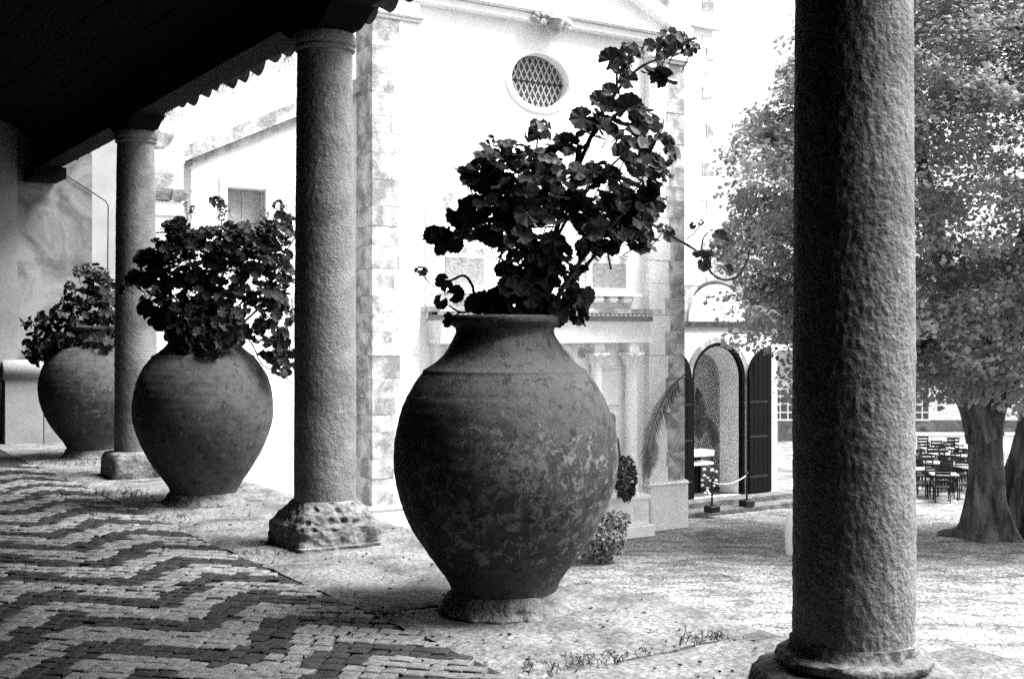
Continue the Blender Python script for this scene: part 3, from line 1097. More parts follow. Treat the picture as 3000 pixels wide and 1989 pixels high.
st2 = [([(640, 1000), (700, 850), (760, 740), (850, 680)], .012, .005), ([(620, 1000), (640, 850), (690, 700), (700, 650)], .012, .005), ([(600, 1000), (590, 850), (545, 740), (542, 680)], .010, .005),
       ([(640, 1000), (760, 900), (800, 800), (900, 640)], .011, .004), ([(660, 960), (800, 820), (880, 790)], .008, .004), ([(700, 960), (740, 1010), (770, 1070), (830, 1095), (850, 1120), (880, 1125)], .006, .003),
       ([(600, 1000), (500, 860), (400, 800)], .010, .004), ([(650, 680), (650, 640), (640, 610)], .003, .002), ([(617, 690), (612, 650), (562, 622)], .003, .002), ([(690, 900), (760, 860), (860, 850)], .006, .003), ([(760, 900), (830, 980), (870, 1060)], .005, .003)]
geranium("geranium_plant", JARS[1][0], 9.93, cl2, [(525, 655, 22, 0), (430, 890, 18, 1), (468, 945, 24, 0), (415, 760, 20, .2)], fl2, st2,
         "broad bushy ivy geranium in the middle jar, trailing thin twigs over its right shoulder", 0.055, 0.5, 300, seed=5, dens=1.5)
cl3 = [(265, 805, 40, 28, 18, .15), (300, 850, 50, 45, 30, .2), (235, 880, 60, 40, 34, .2), (200, 935, 55, 35, 26, .15), (120, 945, 42, 20, 16, .08), (280, 940, 60, 60, 40, .25), (105, 1020, 30, 45, 26, .1), (150, 1000, 40, 35, 18, .1),
       (320, 920, 40, 80, 30, .2), (340, 1010, 30, 60, 22, .15), (240, 1000, 80, 40, 26, .2), (170, 1070, 22, 22, 6, .05), (80, 945, 12, 10, 4, .04), (220, 1010, 60, 34, 34, .08, -.28), (300, 1015, 50, 36, 30, .08, -.3), (165, 1040, 26, 30, 14, .08, -.2)]
fl3 = [(255, 790, 16, 1), (285, 800, 14, 1), (230, 800, 16, 1), (205, 840, 14, 1), (83, 1038, 8, 0), (310, 800, 12, 0), (185, 925, 10, 0)]
st3 = [([(260, 1040), (250, 950), (260, 830)], .012, .005), ([(230, 1040), (190, 980), (120, 945), (75, 945)], .009, .004), ([(220, 1040), (150, 1000), (100, 1040)], .008, .004), ([(280, 1040), (320, 950), (330, 870)], .01, .005)]
geranium("geranium_plant", JARS[2][0], 13.65, cl3, [], fl3, st3, "dense low geranium spilling to the left from the farthest jar", 0.058, 0.5, 280, seed=9, dens=1.5)

# ------------------------------------------------------------------ weeds
def weed(px, py, Y, n, h, label, spread=0.08, hang=False, name="weed", cat="weed"):
    P = W(px, py, Y)
    if not hang:
        P.z = 0.0
    else:
        d = Vector(((px - 1500) / F, 1, 0))
        P = d * ((COLN + 0.29) / d.dot(NN))
        P.z = eave_z(P.dot(PP)) + 0.01
    rnd = random.Random(int(px * 7 + py))
    mb = MB()
    for k in range(int(n * .7)):
        a = rnd.uniform(0, 2 * PI)
        b0 = Vector((rnd.gauss(0, spread), rnd.gauss(0, spread * 0.5), 0))
        hh = h * rnd.uniform(0.3, 0.8)
        tip = b0 + Vector((math.cos(a) * hh * 0.5, math.sin(a) * hh * 0.5, -hh if hang else hh))
        mid = (b0 + tip) / 2 + Vector((math.cos(a), math.sin(a), 0)) * hh * 0.05
        mb.tube([b0, mid, tip], [0.0025, 0.002, 0.001], 4, False)
        for q in range(5):
            t = rnd.uniform(0.2, 1)
            c = b0 + (tip - b0) * t
            d = Vector([rnd.uniform(-1, 1) for _ in range(3)]).normalized()
            e = d.orthogonal().normalized()
            l = rnd.uniform(0.005, 0.013)
            mb.add([c, c + d * l + e * l * .4, c + d * l * 2, c + d * l - e * l * .4], [(0, 1, 2, 3)])
    o = mb.build(name, M_WEED)
    o.location = P
    return tag(o, label, cat, kind="stuff")


def gd(py):
    return EYE * F / (py - HOR)


weed(1640, 1960, gd(1960), 34, 0.05, "flat dark weeds filling the slab joint at the bottom centre edge", 0.10)
weed(1750, 1938, gd(1938), 26, 0.05, "clump of weeds in the slab joint below the front jar", 0.07)
weed(1830, 1920, gd(1920), 14, 0.04, "thin line of weeds in the slab joint right of the front jar's foot", 0.05)
weed(2020, 1888, gd(1888), 18, 0.06, "small weed tuft in the slab joint, second from the nearest column", 0.05)
weed(2090, 1872, gd(1872), 26, 0.07, "leafy weed tuft in the slab joint closest to the nearest column", 0.04)
weed(385, 1455, gd(1455), 20, 0.13, "upright sprig of weed beside the middle jar's foot", 0.035)
weed(330, 1450, gd(1450), 40, 0.07, "low spreading weeds at the slab edge left of the middle jar", 0.12)
weed(500, 1518, gd(1518), 26, 0.03, "dark weeds on the slab edge in front of the middle jar", 0.12)
weed(760, 1622, gd(1622), 30, 0.04, "weeds between cobbles and slab beside the crumbling column block", 0.12)
weed(190, 1360, gd(1360), 40, 0.05, "faint weeds at the cobble edge near the farthest jar", 0.2)
weed(1120, 1800, gd(1800), 16, 0.02, "tiny weeds at the corner where cobbles meet the slab joint", 0.06)
weed(835, 165, 9.4, 16, 0.22, "twiggy weed hanging from the eave tiles beside the middle column", 0.03, True)
weed(495, 332, 11.9, 22, 0.20, "thick weed hanging from the eave tiles beside the far column", 0.04, True)
weed(725, 235, 10.1, 10, 0.12, "sparse weed under the middle of the eave tiles", 0.05, True)
weed(615, 262, 10.9, 20, 0.06, "low moss tuft under the eave tiles right of the far column", 0.10, True)
weed(655, 255, 10.6, 10, 0.07, "small sprig under the eave tiles, between the moss tuft and the sparse weed", 0.04, True)

rnd = random.Random(31)
mb = MB()
for k in range(420):
    n_, p_ = rnd.uniform(MOS - .5, 4.0), rnd.uniform(2.5, 11)
    c = NN * n_ + PP * p_ + Vector((0, 0, .006 + rnd.uniform(0, .004)))
    r = rnd.uniform(.004, .013)
    a = rnd.uniform(0, 6.28)
    mb.add([c + Vector((math.cos(a + t) * r * e, math.sin(a + t) * r * e, h)) for t, e, h in ((0, 1.4, .002), (1.5, .7, .006), (3.1, 1.2, .001), (4.6, .6, .005))] + [c - Vector((0, 0, .006))],
           [(0, 1, 2, 3), (0, 4, 1), (1, 4, 2), (2, 4, 3), (3, 4, 0)])
o = mb.build("grit", M_WEED)
tag(o, "dry leaf crumbs and grit scattered on the slabs around the jars", "litter", kind="stuff")

# ------------------------------------------------------------------ church
LC = Vector((-2.985, 25.51, GZ))
ch = empty("church_facade", LC, ALPHA, "white church front with oval lattice window, stone corner pilasters and carved portal", "church")


def fu(px, py, v=0.0):
    return on_plane(LC, px, py, v)


UL0, UL1 = 0.0, fu(1230, 900)[0]
UR0, UR1 = fu(1902, 900)[0], fu(2006, 900)[0]
ZE = fu(1300, 30, 0.2)[1]           # underside of entablature
ZT = fu(1300, -8, 0.2)[1]           # its top
UC = (UL0 + UR1) / 2
# main wall with oval hole
ocx, ocz = fu(1583, 238, 0.2)
orx, orz = 0.80, 0.62
x0, x1, z0, z1 = UL1 - 0.05, UR0 + 0.05, 0.0, ZE + 0.02


def ell(a, k=1.0, vv=0.0):
    return (ocx + orx * k * math.cos(a), vv, ocz + orz * k * math.sin(a))


mb = MB()
ang = [2 * PI * k / 72 for k in range(72)]
for cx, cz in ((x0, z0), (x1, z0), (x1, z1), (x0, z1)):
    ang.append(math.atan2(cz - ocz, cx - ocx) % (2 * PI))
ang = sorted(set(ang))
inn, out = [], []
for a in ang:
    inn.append((ocx + orx * math.cos(a), 0.2, ocz + orz * math.sin(a)))
    dx, dz_ = orx * math.cos(a), orz * math.sin(a)
    dx, dz_ = math.cos(a), math.sin(a)
    ts = []
    if dx > 1e-9:
        ts.append((x1 - ocx) / dx)
    if dx < -1e-9:
        ts.append((x0 - ocx) / dx)
    if dz_ > 1e-9:
        ts.append((z1 - ocz) / dz_)
    if dz_ < -1e-9:
        ts.append((z0 - ocz) / dz_)
    t = min(ts)
    out.append((ocx + dx * t, 0.2, ocz + dz_ * t))
    inn[-1] = (ocx + dx * 1 / math.sqrt((dx / orx) ** 2 + (dz_ / orz) ** 2), 0.2, ocz + dz_ / math.sqrt((dx / orx) ** 2 + (dz_ / orz) ** 2))
n = len(ang)
mb.add(inn + out, [(k, k + n, (k + 1) % n + n, (k + 1) % n) for k in range(n)])
back = [(x, 0.75, z) for x, _, z in inn]
mb.add(inn + back, [(k, (k + 1) % n, (k + 1) % n + n, k + n) for k in range(n)])
mb.build("wall", M_PLAS, ch)
# oval stone frame
mb = MB()
N_ = 72
r1_ = [ell(2 * PI * k / N_, 1.0, 0.2) for k in range(N_)]
ro = [ell(2 * PI * k / N_, 1.25, 0.2) for k in range(N_)]
rf = [(x, 0.155, z) for x, _, z in [ell(2 * PI * k / N_, 1.22, 0) for k in range(N_)]]
ri = [(x, 0.165, z) for x, _, z in [ell(2 * PI * k / N_, 1.03, 0) for k in range(N_)]]
r2_ = [(x, 0.30, z) for x, _, z in [ell(2 * PI * k / N_, 0.99, 0) for k in range(N_)]]
rows_ = [ro, rf, ri, r2_]
vs = [v for r_ in rows_ for v in r_]
fs = [(i * N_ + k, i * N_ + (k + 1) % N_, (i + 1) * N_ + (k + 1) % N_, (i + 1) * N_ + k) for i in range(3) for k in range(N_)]
mb.add(vs, fs)
mb.build("oval_frame", M_PORTAL, ch, smooth=True)
mb = MB()
mb.add([ell(2 * PI * k / N_, 1.0, 0.46) for k in range(N_)], [tuple(range(N_))])
win = mb.build("oval_window", M_GLASS, ch)
mb = MB()
sp = 0.16
for k in range(-14, 15):
    for s_ in (1, -1):
        # line x*s - z*0.55 = k*sp, clipped to ellipse
        pts = []
        for t in [i / 60 for i in range(-60, 61)]:
            zz = t * orz
            xx = (k * sp + zz * 0.5) * s_
            if (xx / orx) ** 2 + (zz / orz) ** 2 < 0.985:
                pts.append((ocx + xx, 0.42 + 0.004 * s_, ocz + zz))
        if len(pts) > 2:
            mb.bar(pts[0], pts[-1], 0.03, 0.012, up=Vector((0, 1, 0)))
mb.build("lattice", M_LEAD, win)
mb = MB()
mb.bar((ocx - orx * .99, .40, ocz), (ocx + orx * .99, .40, ocz), 0.03, 0.02)
mb.build("crossbar", M_IRON, win)

# corner pilasters as stacked blocks on pedestals
zp = fu(2003, 1405)[1]
for side, (a, b_) in enumerate(((UL0, UL1), (UR0, UR1))):
    dpt = 0.80 if side == 0 else 0.60
    boxpart("pedestal", (a - 0.05 * (side == 0) - 0.0, -0.07, 0), (b_ + 0.07, dpt, zp - 0.12), M_STONE, ch, 0.02)
    boxpart("pedestal_moulding", (a - 0.08, -0.11, zp - 0.118), (b_ + 0.11, dpt + 0.0, zp), M_STONE, ch, 0.05, 3)
    z = zp + 0.003
    k = 0
    ztop = ZE - 0.45
    mw = (b_ - a)
    while z < ztop - 0.2:
        h = random.choice((0.42, 0.5, 0.58, 0.36))
        h = min(h, ztop - z)
        if ztop - z - h < 0.2:
            h = ztop - z
        sp = a + mw * (0.52 + random.uniform(-.09, .09))
        if side == 0:
            sp = a + mw * (0.5 + random.uniform(-.09, .09))
        j1, j2 = random.uniform(-.006, .006), random.uniform(-.006, .006)
        boxpart("stone_block", (a, j1, z), (sp - 0.002, dpt, z + h - 0.004), M_STONED if side == 0 else M_STONE, ch, 0.004)
        boxpart("stone_block", (sp + 0.002, j2, z), (b_, dpt, z + h - 0.004), M_STONE if side == 0 else M_STONED, ch, 0.004)
        z += h
        k += 1
    # capital
    boxpart("capital", (a - 0.04, -0.05, ZE - 0.447), (b_ + 0.05, dpt, ZE - 0.38), M_STONE, ch, 0.02, 2)
    boxpart("capital", (a - 0.09, -0.10, ZE - 0.377), (b_ + 0.10, dpt, ZE - 0.30), M_STONE, ch, 0.03, 2)
    boxpart("capital", (a, 0.0, ZE - 0.297), (b_, dpt, ZE + 0.02), M_STONE, ch, 0.0)
# entablature
hE = ZT - ZE
boxpart("entablature", (UL0 - 0.06, -0.04, ZE + 0.022), (UR1 + 0.06, 0.8, ZE + hE * 0.72), M_PORTAL, ch, 0.02)
boxpart("entablature", (UL0 - 0.16, -0.16, ZE + hE * 0.725), (UR1 + 0.16, 0.8, ZT), M_STONE, ch, 0.03, 2)
# pediment: tympanum and raking cornices
ra = fu(1968, 108, 0.0)
rb = fu(1826, -2, 0.0)
slope = (rb[1] - ra[1]) / (rb[0] - ra[0])
apz = ZT + (UC - UR1 - 0.1) * slope
mb = MB()
mb.prism([(UL0, ZT + 0.002), (UR1, ZT + 0.002), (UC, apz - 0.1)], 0.12, 0.7)
mb.build("tympanum", M_PLAS, ch)
for s_ in (1, -1):
    mb = MB()
    e = UR1 + 0.16 if s_ == 1 else UL0 - 0.16
    mb.prism([(e, ZT + 0.004), (e - s_ * 0.0, ZT + 0.20), (UC, apz + 0.22), (UC, apz - 0.12), (e - s_ * 0.35, ZT + 0.004)][::s_], -0.14, 0.75)
    mb.build("raking_cornice", M_STONE, ch)
# pinnacle above the right pilaster
mb = MB()
mb.lathe([(0.28, 0), (0.28, 0.12), (0.2, 0.16), (0.18, 0.5), (0.26, 0.6), (0.3, 0.72), (0.24, 0.84), (0.1, 0.9), (0.08, 1.0), (0.14, 1.1), (0.1, 1.22), (0.02, 1.3)], 20)
pinn = mb.build("pinnacle", M_STONED, ch, smooth=True, loc=((UR0 + UR1) / 2 + 0.1, 0.45, ZT + 0.19))
# carved emblem hanging at the entablature
eu, ez = fu(1612, 62, -0.1)
mb = MB()
for k in range(26):
    c = Vector((eu + random.uniform(-.45, .5), -0.14 + random.uniform(-.06, .05), ez + random.uniform(-.14, .10)))
    r = random.uniform(.05, .12)
    mb.lathe([(r * math.cos(t), c.z + r * math.sin(t)) for t in [-1.4, -.8, -.2, .4, 1, 1.4]], 8, centre=(c.x, c.y))
mb.lathe([(0.02, ez - .32), (.12, ez - .26), (.2, ez - .12), (.24, ez + .02), (.16, ez + .12)], 14, centre=(eu + .1, -.12))
mb.build("carved_crest", M_STONED, ch, smooth=True)

# ---- portal
pt0, pt1 = 2 * UC - fu(1908, 1000, -0.4)[0], fu(1908, 1000, -0.4)[0]
PD = -0.42   # front plane of portal


def pz(px, py, v=PD):
    return on_plane(LC, px, py, v)


zc0, zc1 = pz(1800, 938)[1], pz(1800, 905)[1]
zfr = pz(1800, 1004)[1]
mb = MB()
mb.box((pt0 - 0.12, PD - 0.22, zc1 - 0.11), (pt1 + 0.14, 0.2, zc1))
mb.build("portal_cornice", M_STONED, ch)
nd = 44
mb = MB()
for k in range(nd):
    a = pt0 + (pt1 - pt0) * k / nd
    mb.box((a, PD - 0.13, zc0 + 0.09), (a + 0.085, PD + 0.1, zc1 - 0.115))
mb.build("dentils", M_PORTAL, ch)["kind"] = "stuff"
mb = MB()
mb.box((pt0, PD - 0.06, zc0 - 0.02), (pt1, 0.2, zc0 + 0.088))
mb.build("frieze_band", M_PANEL, ch)
mb = MB()
mb.box((pt0 + 0.03, PD, zfr + 0.10), (pt1 - 0.03, 0.2, zc0 - 0.022))
mb.build("frieze", M_PORTAL, ch)
mb = MB()
mb.box((pt0 + 0.0, PD - 0.03, zfr), (pt1 - 0.0, 0.2, zfr + 0.098))
mb.build("architrave", M_PORTAL, ch)
# back panel and inner arch of the portal
mb = MB()
mb.box((pt0 + 0.1, -0.02, 0), (pt1 - 0.12, 0.196, zfr - 0.002))
mb.build("portal_back", M_PORTAL, ch)
zped = pz(1845, 1452)[1]
zpb = pz(1845, 1540)[1]
zcap0, zcap1 = pz(1858, 1082)[1], pz(1858, 1032)[1]
cu = [pz(1859, 1200, PD + 0.02)[0], pz(1766, 1200, PD + 0.02)[0]]
cu += [2 * UC - c for c in cu]
for i, c in enumerate(cu):
    v = PD + 0.16 if i % 2 == 0 else PD + 0.28
    mb = MB()
    pr = [(0.19, zped), (0.19, zped + .05), (0.165, zped + .08), (0.175, zped + .11), (0.165, zped + .15), (0.15, zped + .2), (0.152, (zped + zcap0) / 2), (0.132, zcap0), (0.15, zcap0 + .01), (0.14, zcap0 + .03)]
    mb.lathe(pr, 28, centre=(c, v))
    sh = mb.build("portal_column", M_PORTAL, ch, smooth=True)
    mb = MB()
    prc = [(0.14, zcap0 + .03), (0.16, zcap0 + .15), (0.19, zcap0 + .27), (0.25, zcap1 - .08), (0.26, zcap1 - .06), (0.26, zcap1)]
    mb.lathe(prc, 32, sq=[0, 0, .3, .8, 1, 1], centre=(c, v), fn=lambda x, y, z, i: 0.035 * math.sin(8 * math.atan2(y, x)) * (1 if 0 < i < 4 else 0))
    mb.build("capital", M_PORTAL, sh, smooth=True)
    boxpart("impost", (c - 0.15, v - 0.15, zcap1 + 0.003), (c + 0.15, 0.0, zfr - 0.003), M_PORTAL, ch, 0.01)
for s_ in (0, 1):
    a, b_ = (pz(1778, 1500)[0], pz(1902, 1500)[0])
    if s_:
        a, b_ = 2 * UC - b_, 2 * UC - a
    boxpart("portal_pedestal", (a + .04, PD - .04, zpb), (b_ - .04, 0.1, zped - .12), M_PORTAL, ch, .01)
    boxpart("portal_pedestal", (a, PD - .1, zped - .118), (b_ + .02, 0.1, zped - 0.002), M_PORTAL, ch, .03, 2)
    boxpart("portal_pedestal", (a - .06, PD - .16, 0.0), (b_ + .06, 0.1, zpb - 0.003), M_PORTAL, ch, .02)
    boxpart("relief_panel", (b_ - .50, PD - .055, zpb + .12), (b_ - .12, PD - .03, zped - .22), M_STONE, ch, .01) if s_ == 0 else None
# niche bays between the columns: string course, small arch
for s_ in (1, -1):
    c = (cu[0] + cu[1]) / 2
    c = c if s_ == 1 else 2 * UC - c
    for (ya, th) in ((1080, .05), (1185, .06)):
        zz = pz(1820, ya, -0.05)[1]
        boxpart("string_course", (c - .3, -.09, zz), (c + .3, -.022, zz + th), M_PORTAL, ch, .008)
    mb = MB()
    za = pz(1800, 1230, -0.05)[1]
    arc = [(c + .2 * math.cos(t), za + .2 * math.sin(t)) for t in [PI * k / 12 for k in range(13)]]
    arc = [(c + .2, za - 1.3)] + arc + [(c - .2, za - 1.3)]
    mb.tube([(x, -.05, z) for x, z in arc], 0.03, 6)
    mb.build("niche_moulding", M_PORTAL, ch)
    mb = MB()
    mb.prism([(x, z) for x, z in arc], -0.028, -0.021)
    mb.build("niche", M_PANEL, ch)
# rosette and central doorway arch
mb = MB()
u_, z_ = pz(1706, 1033, -0.03)
mb.add([(u_ + .13 * math.cos(t) * (1 + .12 * math.cos(t * 8)), -.028, z_ + .13 * math.sin(t) * (1 + .12 * math.cos(t * 8))) for t in [2 * PI * k / 32 for k in range(32)]], [tuple(range(32))])
mb.add([(u_ + .05 * math.cos(t), -.05, z_ + .05 * math.sin(t)) for t in [2 * PI * k / 12 for k in range(12)]], [tuple(range(12))])
mb.build("rosette", M_STONED, ch)
mb = MB()
za = pz(1585, 1120, -0.05)[1]
arc = [(UC + 1.05, 0.0)] + [(UC + 1.05 * math.cos(t), za + 1.05 * math.sin(t)) for t in [PI * k / 20 for k in range(21)]] + [(UC - 1.05, 0.0)]
mb.prism(arc, -0.032, -0.021)
mb.build("portal_door", M_BLACK, ch)
mb = MB()
mb.tube([(x, -.06, z) for x, z in arc], 0.09, 8)
mb.build("door_arch", M_PORTAL, ch)
# attic panels above the portal
pa = [(pz(1735, 800, 0.1)[0], pz(1832, 800, 0.1)[0])]
ua, ub = pa[0]
zlo, zhi = pz(1785, 843, 0.1)[1], pz(1785, 772, 0.1)[1]
for s_ in (0, 1):
    a, b_ = (ua, ub) if s_ == 0 else (2 * UC - ub, 2 * UC - ua)
    boxpart("attic_frame", (a - .13, .08, zlo - .14), (b_ + .13, .196, zhi + .14), M_PORTAL, ch, .02)
    boxpart("attic_panel", (a, .06, zlo), (b_, .078, zhi), M_PANEL, ch, .004)
    for k in range(3):
        cx = a + (b_ - a) * (k + .2) / 2.4 + .05
        boxpart("corbel", (cx - .14, -.08, zlo - .36), (cx + .14, .197, zlo - .22), M_PORTAL, ch, .05, 3)
        boxpart("corbel", (cx - .12, -.02, zhi + .16), (cx + .12, .197, zhi + .26), M_PORTAL, ch, .04, 2)
    boxpart("attic_ledge", (a - .35, -.12, zlo - .215), (b_ + .35, .197, zlo - .145), M_PORTAL, ch, .01)
boxpart("attic_pilaster", (fu(1250, 700, .15)[0], .10, fu(1285, 935, .15)[1]), (fu(1325, 700, .15)[0], .197, fu(1285, 590, .15)[1]), M_PORTAL, ch, .02)
fb = fu(1325, 566, 0.05)
mb = MB()
mb.lathe([(.02, -.35), (.09, -.3), (.04, -.22), (.05, -.15), (.12, -.07), (.14, 0), (.1, .08), (.03, .13)], 14)
mb.build("ball_finial", M_STONE, ch, smooth=True, loc=(fb[0] - .05, 0.05, fb[1]))

# ---- left aisle
AV = 0.80
al0 = on_plane(LC, 560, 700, AV)[0]
r1u, r1z = on_plane(LC, 489, 449, AV - .2)
r2u, r2z = on_plane(LC, 859, 304, AV - .2)
sl = (r2z - r1z) / (r2u - r1u)
ais = empty("church_aisle", LC, ALPHA, "lower white side aisle left of the church front, with sloping stone verge and one window", "church aisle")


def az(u):
    return r1z + (u - r1u) * sl


w0, wz0 = on_plane(LC, 665, 551, AV)
w1, wz1 = on_plane(LC, 777, 555, AV)
wzb = on_plane(LC, 700, 760, AV)[1]
ztw = (wz0 + wz1) / 2
mb = MB()
U2 = -0.002
mb.prism([(al0, 0), (w0, 0), (w0, az(w0) - .35), (al0, az(al0) - .35)], AV, AV + .5)
mb.prism([(w1, 0), (U2, 0), (U2, az(U2) - .35), (w1, az(w1) - .35)], AV, AV + .5)
mb.prism([(w0, 0), (w1, 0), (w1, wzb), (w0, wzb)], AV, AV + .5)
mb.prism([(w0, ztw), (w1, ztw), (w1, az(w1) - .35), (w0, az(w0) - .35)], AV, AV + .5)
mb.build("wall", M_PLAS, ais)
mb = MB()
mb.prism([(r1u, r1z - .30), (U2, az(U2) - .30), (U2, az(U2)), (r1u, r1z)], AV - .22, AV + .6)
mb.build("verge", M_STONED, ais)
mb = MB()
mb.prism([(al0, az(al0) - .45), (U2, az(U2) - .45), (U2, az(U2) - .303), (al0, az(al0) - .303)], AV - .10, AV + .4)
mb.build("verge_moulding", M_STONED, ais)
fw = .17
for nm, a, b_ in (("window_frame", (w0 - fw, AV - .05, wzb), (w0, AV + .2, ztw)), ("window_frame", (w1, AV - .05, wzb), (w1 + fw, AV + .2, ztw)),
                  ("window_lintel", (w0 - fw, AV - .055, ztw + .002), (w1 + fw, AV + .2, ztw + .21)), ("window_sill", (w0 - fw - .05, AV - .1, wzb - .15), (w1 + fw + .05, AV + .2, wzb - .002))):
    boxpart(nm, a, b_, M_STONE, ais, .012)
mb = MB()
mb.box((w0 + .002, AV + .22, wzb), (w1 - .002, AV + .26, ztw - .002))
sh = mb.build("shutter", M_PANEL, ais)
mb = MB()
mb.box(((w0 + w1) / 2 - .02, AV + .205, wzb), ((w0 + w1) / 2 + .02, AV + .218, ztw - .05))
mb.build("shutter_rail", M_PANEL, sh)

# ---- tower wall to the right of the front
TV = 6.6
tu0, tu1 = fu(1990, 300, TV)[0], fu(2088, 300, TV)[0]
tz = fu(2000, 66, TV)[1]
tw = empty("church_tower", LC, ALPHA, "white rear tower wall with stone quoins and thin cornice, right of the church front", "tower")
mb = MB()
mb.box((tu0 - 1.0, TV, 0), (tu1, TV + 3.0, tz + 3.5))
mb.build("wall", M_PLAS, tw)
mb = MB()
mb.box((tu0 - 1.0, TV - .22, tz - .1), (tu1 + .2, TV - .003, tz + .06))
mb.build("cornice", M_STONE, tw)
z = 0.05
k = 0
while z < tz + 3.2:
    h = 0.42
    w_ = .30 if k % 2 else .48
    boxpart("quoin", (tu1 - w_, TV - .03, z), (tu1 + .03, TV + .5, z + h - .01), M_STONE if k % 3 else M_STONED, tw, .012)
    z += h
    if abs(z - tz) < .3:
        z = tz + .1
    k += 1

# ------------------------------------------------------------------ chapel with open arched doors
CO = Vector((4.91, 33.3, GZ))
cpz = 0.30
chp = empty("arched_chapel", CO, ALPHA, "small white porch building with round gable and tall arched opening, black door leaves folded back", "chapel")


def cu_(px, py, v=0.0):
    return on_plane(CO, px, py, v)


cl_, cr_ = -1.2, cu_(2277, 1000)[0]
aL, aR = cu_(2024, 1200)[0], cu_(2180, 1200)[0]
aC, aRad = (aL + aR) / 2, (aR - aL) / 2
aTop = cu_(2105, 1004)[1]
aSp = aTop - aRad
zcor = cu_(2130, 958)[1]
mb = MB()
mb.box((cl_, 0, 0), (aL, .25, zcor))
mb.box((aR, 0, 0), (cr_, .25, zcor))
NS = 20
for k in range(NS):
    t0, t1 = PI - PI * k / NS, PI - PI * (k + 1) / NS
    xa, xb = aC + aRad * math.cos(t0), aC + aRad * math.cos(t1)
    mb.prism([(xa, aSp + aRad * math.sin(t0)), (xb, aSp + aRad * math.sin(t1)), (xb, zcor), (xa, zcor)], 0, .25)
mb.box((aL + .0, .001, 0), (aR, .249, cpz))
mb.build("front_wall", M_PLASW, chp)
# dark arch edge and pale archivolt
def arch_ring(r0, r1, y0, y1, foot):
    mb = MB()
    pts = [(r, s) for s in ()]
    A = [PI * k / 28 for k in range(29)]
    inner = [(aC + r0, foot)] + [(aC + r0 * math.cos(t), aSp + r0 * math.sin(t)) for t in A] + [(aC - r0, foot)]
    outer = [(aC + r1, foot)] + [(aC + r1 * math.cos(t), aSp + r1 * math.sin(t)) for t in A] + [(aC - r1, foot)]
    n = len(inner)
    vs = [(x, y0, z) for x, z in inner] + [(x, y0, z) for x, z in outer] + [(x, y1, z) for x, z in inner] + [(x, y1, z) for x, z in outer]
    fs = []
    for k in range(n - 1):
        fs += [(k, k + 1, n + k + 1, n + k), (2 * n + k, 3 * n + k, 3 * n + k + 1, 2 * n + k + 1), (k, 2 * n + k, 2 * n + k + 1, k + 1), (n + k, n + k + 1, 3 * n + k + 1, 3 * n + k)]
    mb.add(vs, fs)
    return mb


arch_ring(aRad + 0.002, aRad + 0.16, -.05, -.002, aSp - .05).build("archivolt", M_STONED, chp)
arch_ring(aRad - 0.10, aRad - 0.002, -.03, .10, cpz).build("door_frame", M_BLACK, chp)
# jamb reveal and vaulted room
mb = MB()
A = [PI * k / 24 for k in range(25)]
ring = [(aR - .25, cpz)] + [(aC + (aRad - .25) * math.cos(t), aSp - .05 + (aRad - .25) * math.sin(t)) for t in A] + [(aL + .25, cpz)]
ring0 = [(aR - .103, cpz)] + [(aC + (aRad - .103) * math.cos(t), aSp + (aRad - .103) * math.sin(t)) for t in A] + [(aL + .103, cpz)]
n = len(ring)
mb.add([(x, .12, z) for x, z in ring0] + [(x, .75, z) for x, z in ring], [(k, k + 1, n + k + 1, n + k) for k in range(n - 1)])
mb.build("jamb", M_PLASW, chp)
mb = MB()
ring2 = [(aR + .5, cpz)] + [(aC + (aRad + .5) * math.cos(t), aSp - .2 + (aRad + .3) * math.sin(t)) for t in A] + [(aL - .5, cpz)]
mb.add([(x, .755, z) for x, z in ring] + [(x, .755, z) for x, z in ring2] + [(x, 1.7, z) for x, z in ring2],
       [(k, k + 1, n + k + 1, n + k) for k in range(n - 1)] + [(n + k, n + k + 1, 2 * n + k + 1, 2 * n + k) for k in range(n - 1)] + [tuple(2 * n + k for k in range(n))])
mb.build("inner_room", M_PLASW, chp)
mb = MB()
mb.box((cl_, .26, zcor - .3), (cr_, 2.6, zcor + .002))
mb.box((cr_ - .2, .252, 0), (cr_ - .002, 2.6, zcor - .302))
mb.build("side_wall", M_PLASW, chp)
mb = MB()
mb.box((cl_, -.09, zcor + .003), (cr_ + .06, .5, zcor + .15))
mb.build("dark_cornice", M_TILE, chp)
gcx, gz0 = cu_(2103, 945)
gr = abs(cu_(2185, 945)[0] - gcx)
gt = cu_(2103, 836)[1] - gz0
mb = MB()
gp = [(gcx + gr * math.cos(t), zcor + .153 + gt * math.sin(t)) for t in [PI * k / 24 for k in range(25)]]
mb.prism(gp, 0, .35)
mb.build("round_gable", M_PLASW, chp)
mb = MB()
pts = [(gcx + (gr + .05) * math.cos(t), .12, zcor + .16 + (gt + .05) * math.sin(t)) for t in [PI * k / 24 for k in range(25)]]
mb.tube(pts, .055, 8)
mb.build("gable_edge", M_TILE, chp, smooth=True)
mb = MB()
vx, vz = cu_(2035, 868)
mb.tube([(vx - .55, .1, vz + .28), (vx - .1, .1, vz + .32), (vx + .22, .1, vz + .30), (vx + .05, .1, vz + .08), (vx - .15, .1, vz - .12), (vx - .4, .1, vz - .1), (vx - .5, .1, vz + .05), (vx - .3, .1, vz + .12)], .035, 6)
mb.build("scroll", M_STONED, chp, smooth=True)
mb = MB()
mb.prism([(vx - .6, zcor + .155), (vx + .1, zcor + .155), (vx - .0, vz + .0), (vx + .15, vz + .28), (vx - .6, vz + .30)], .05, .3)
mb.build("gable_shoulder", M_STONED, chp)
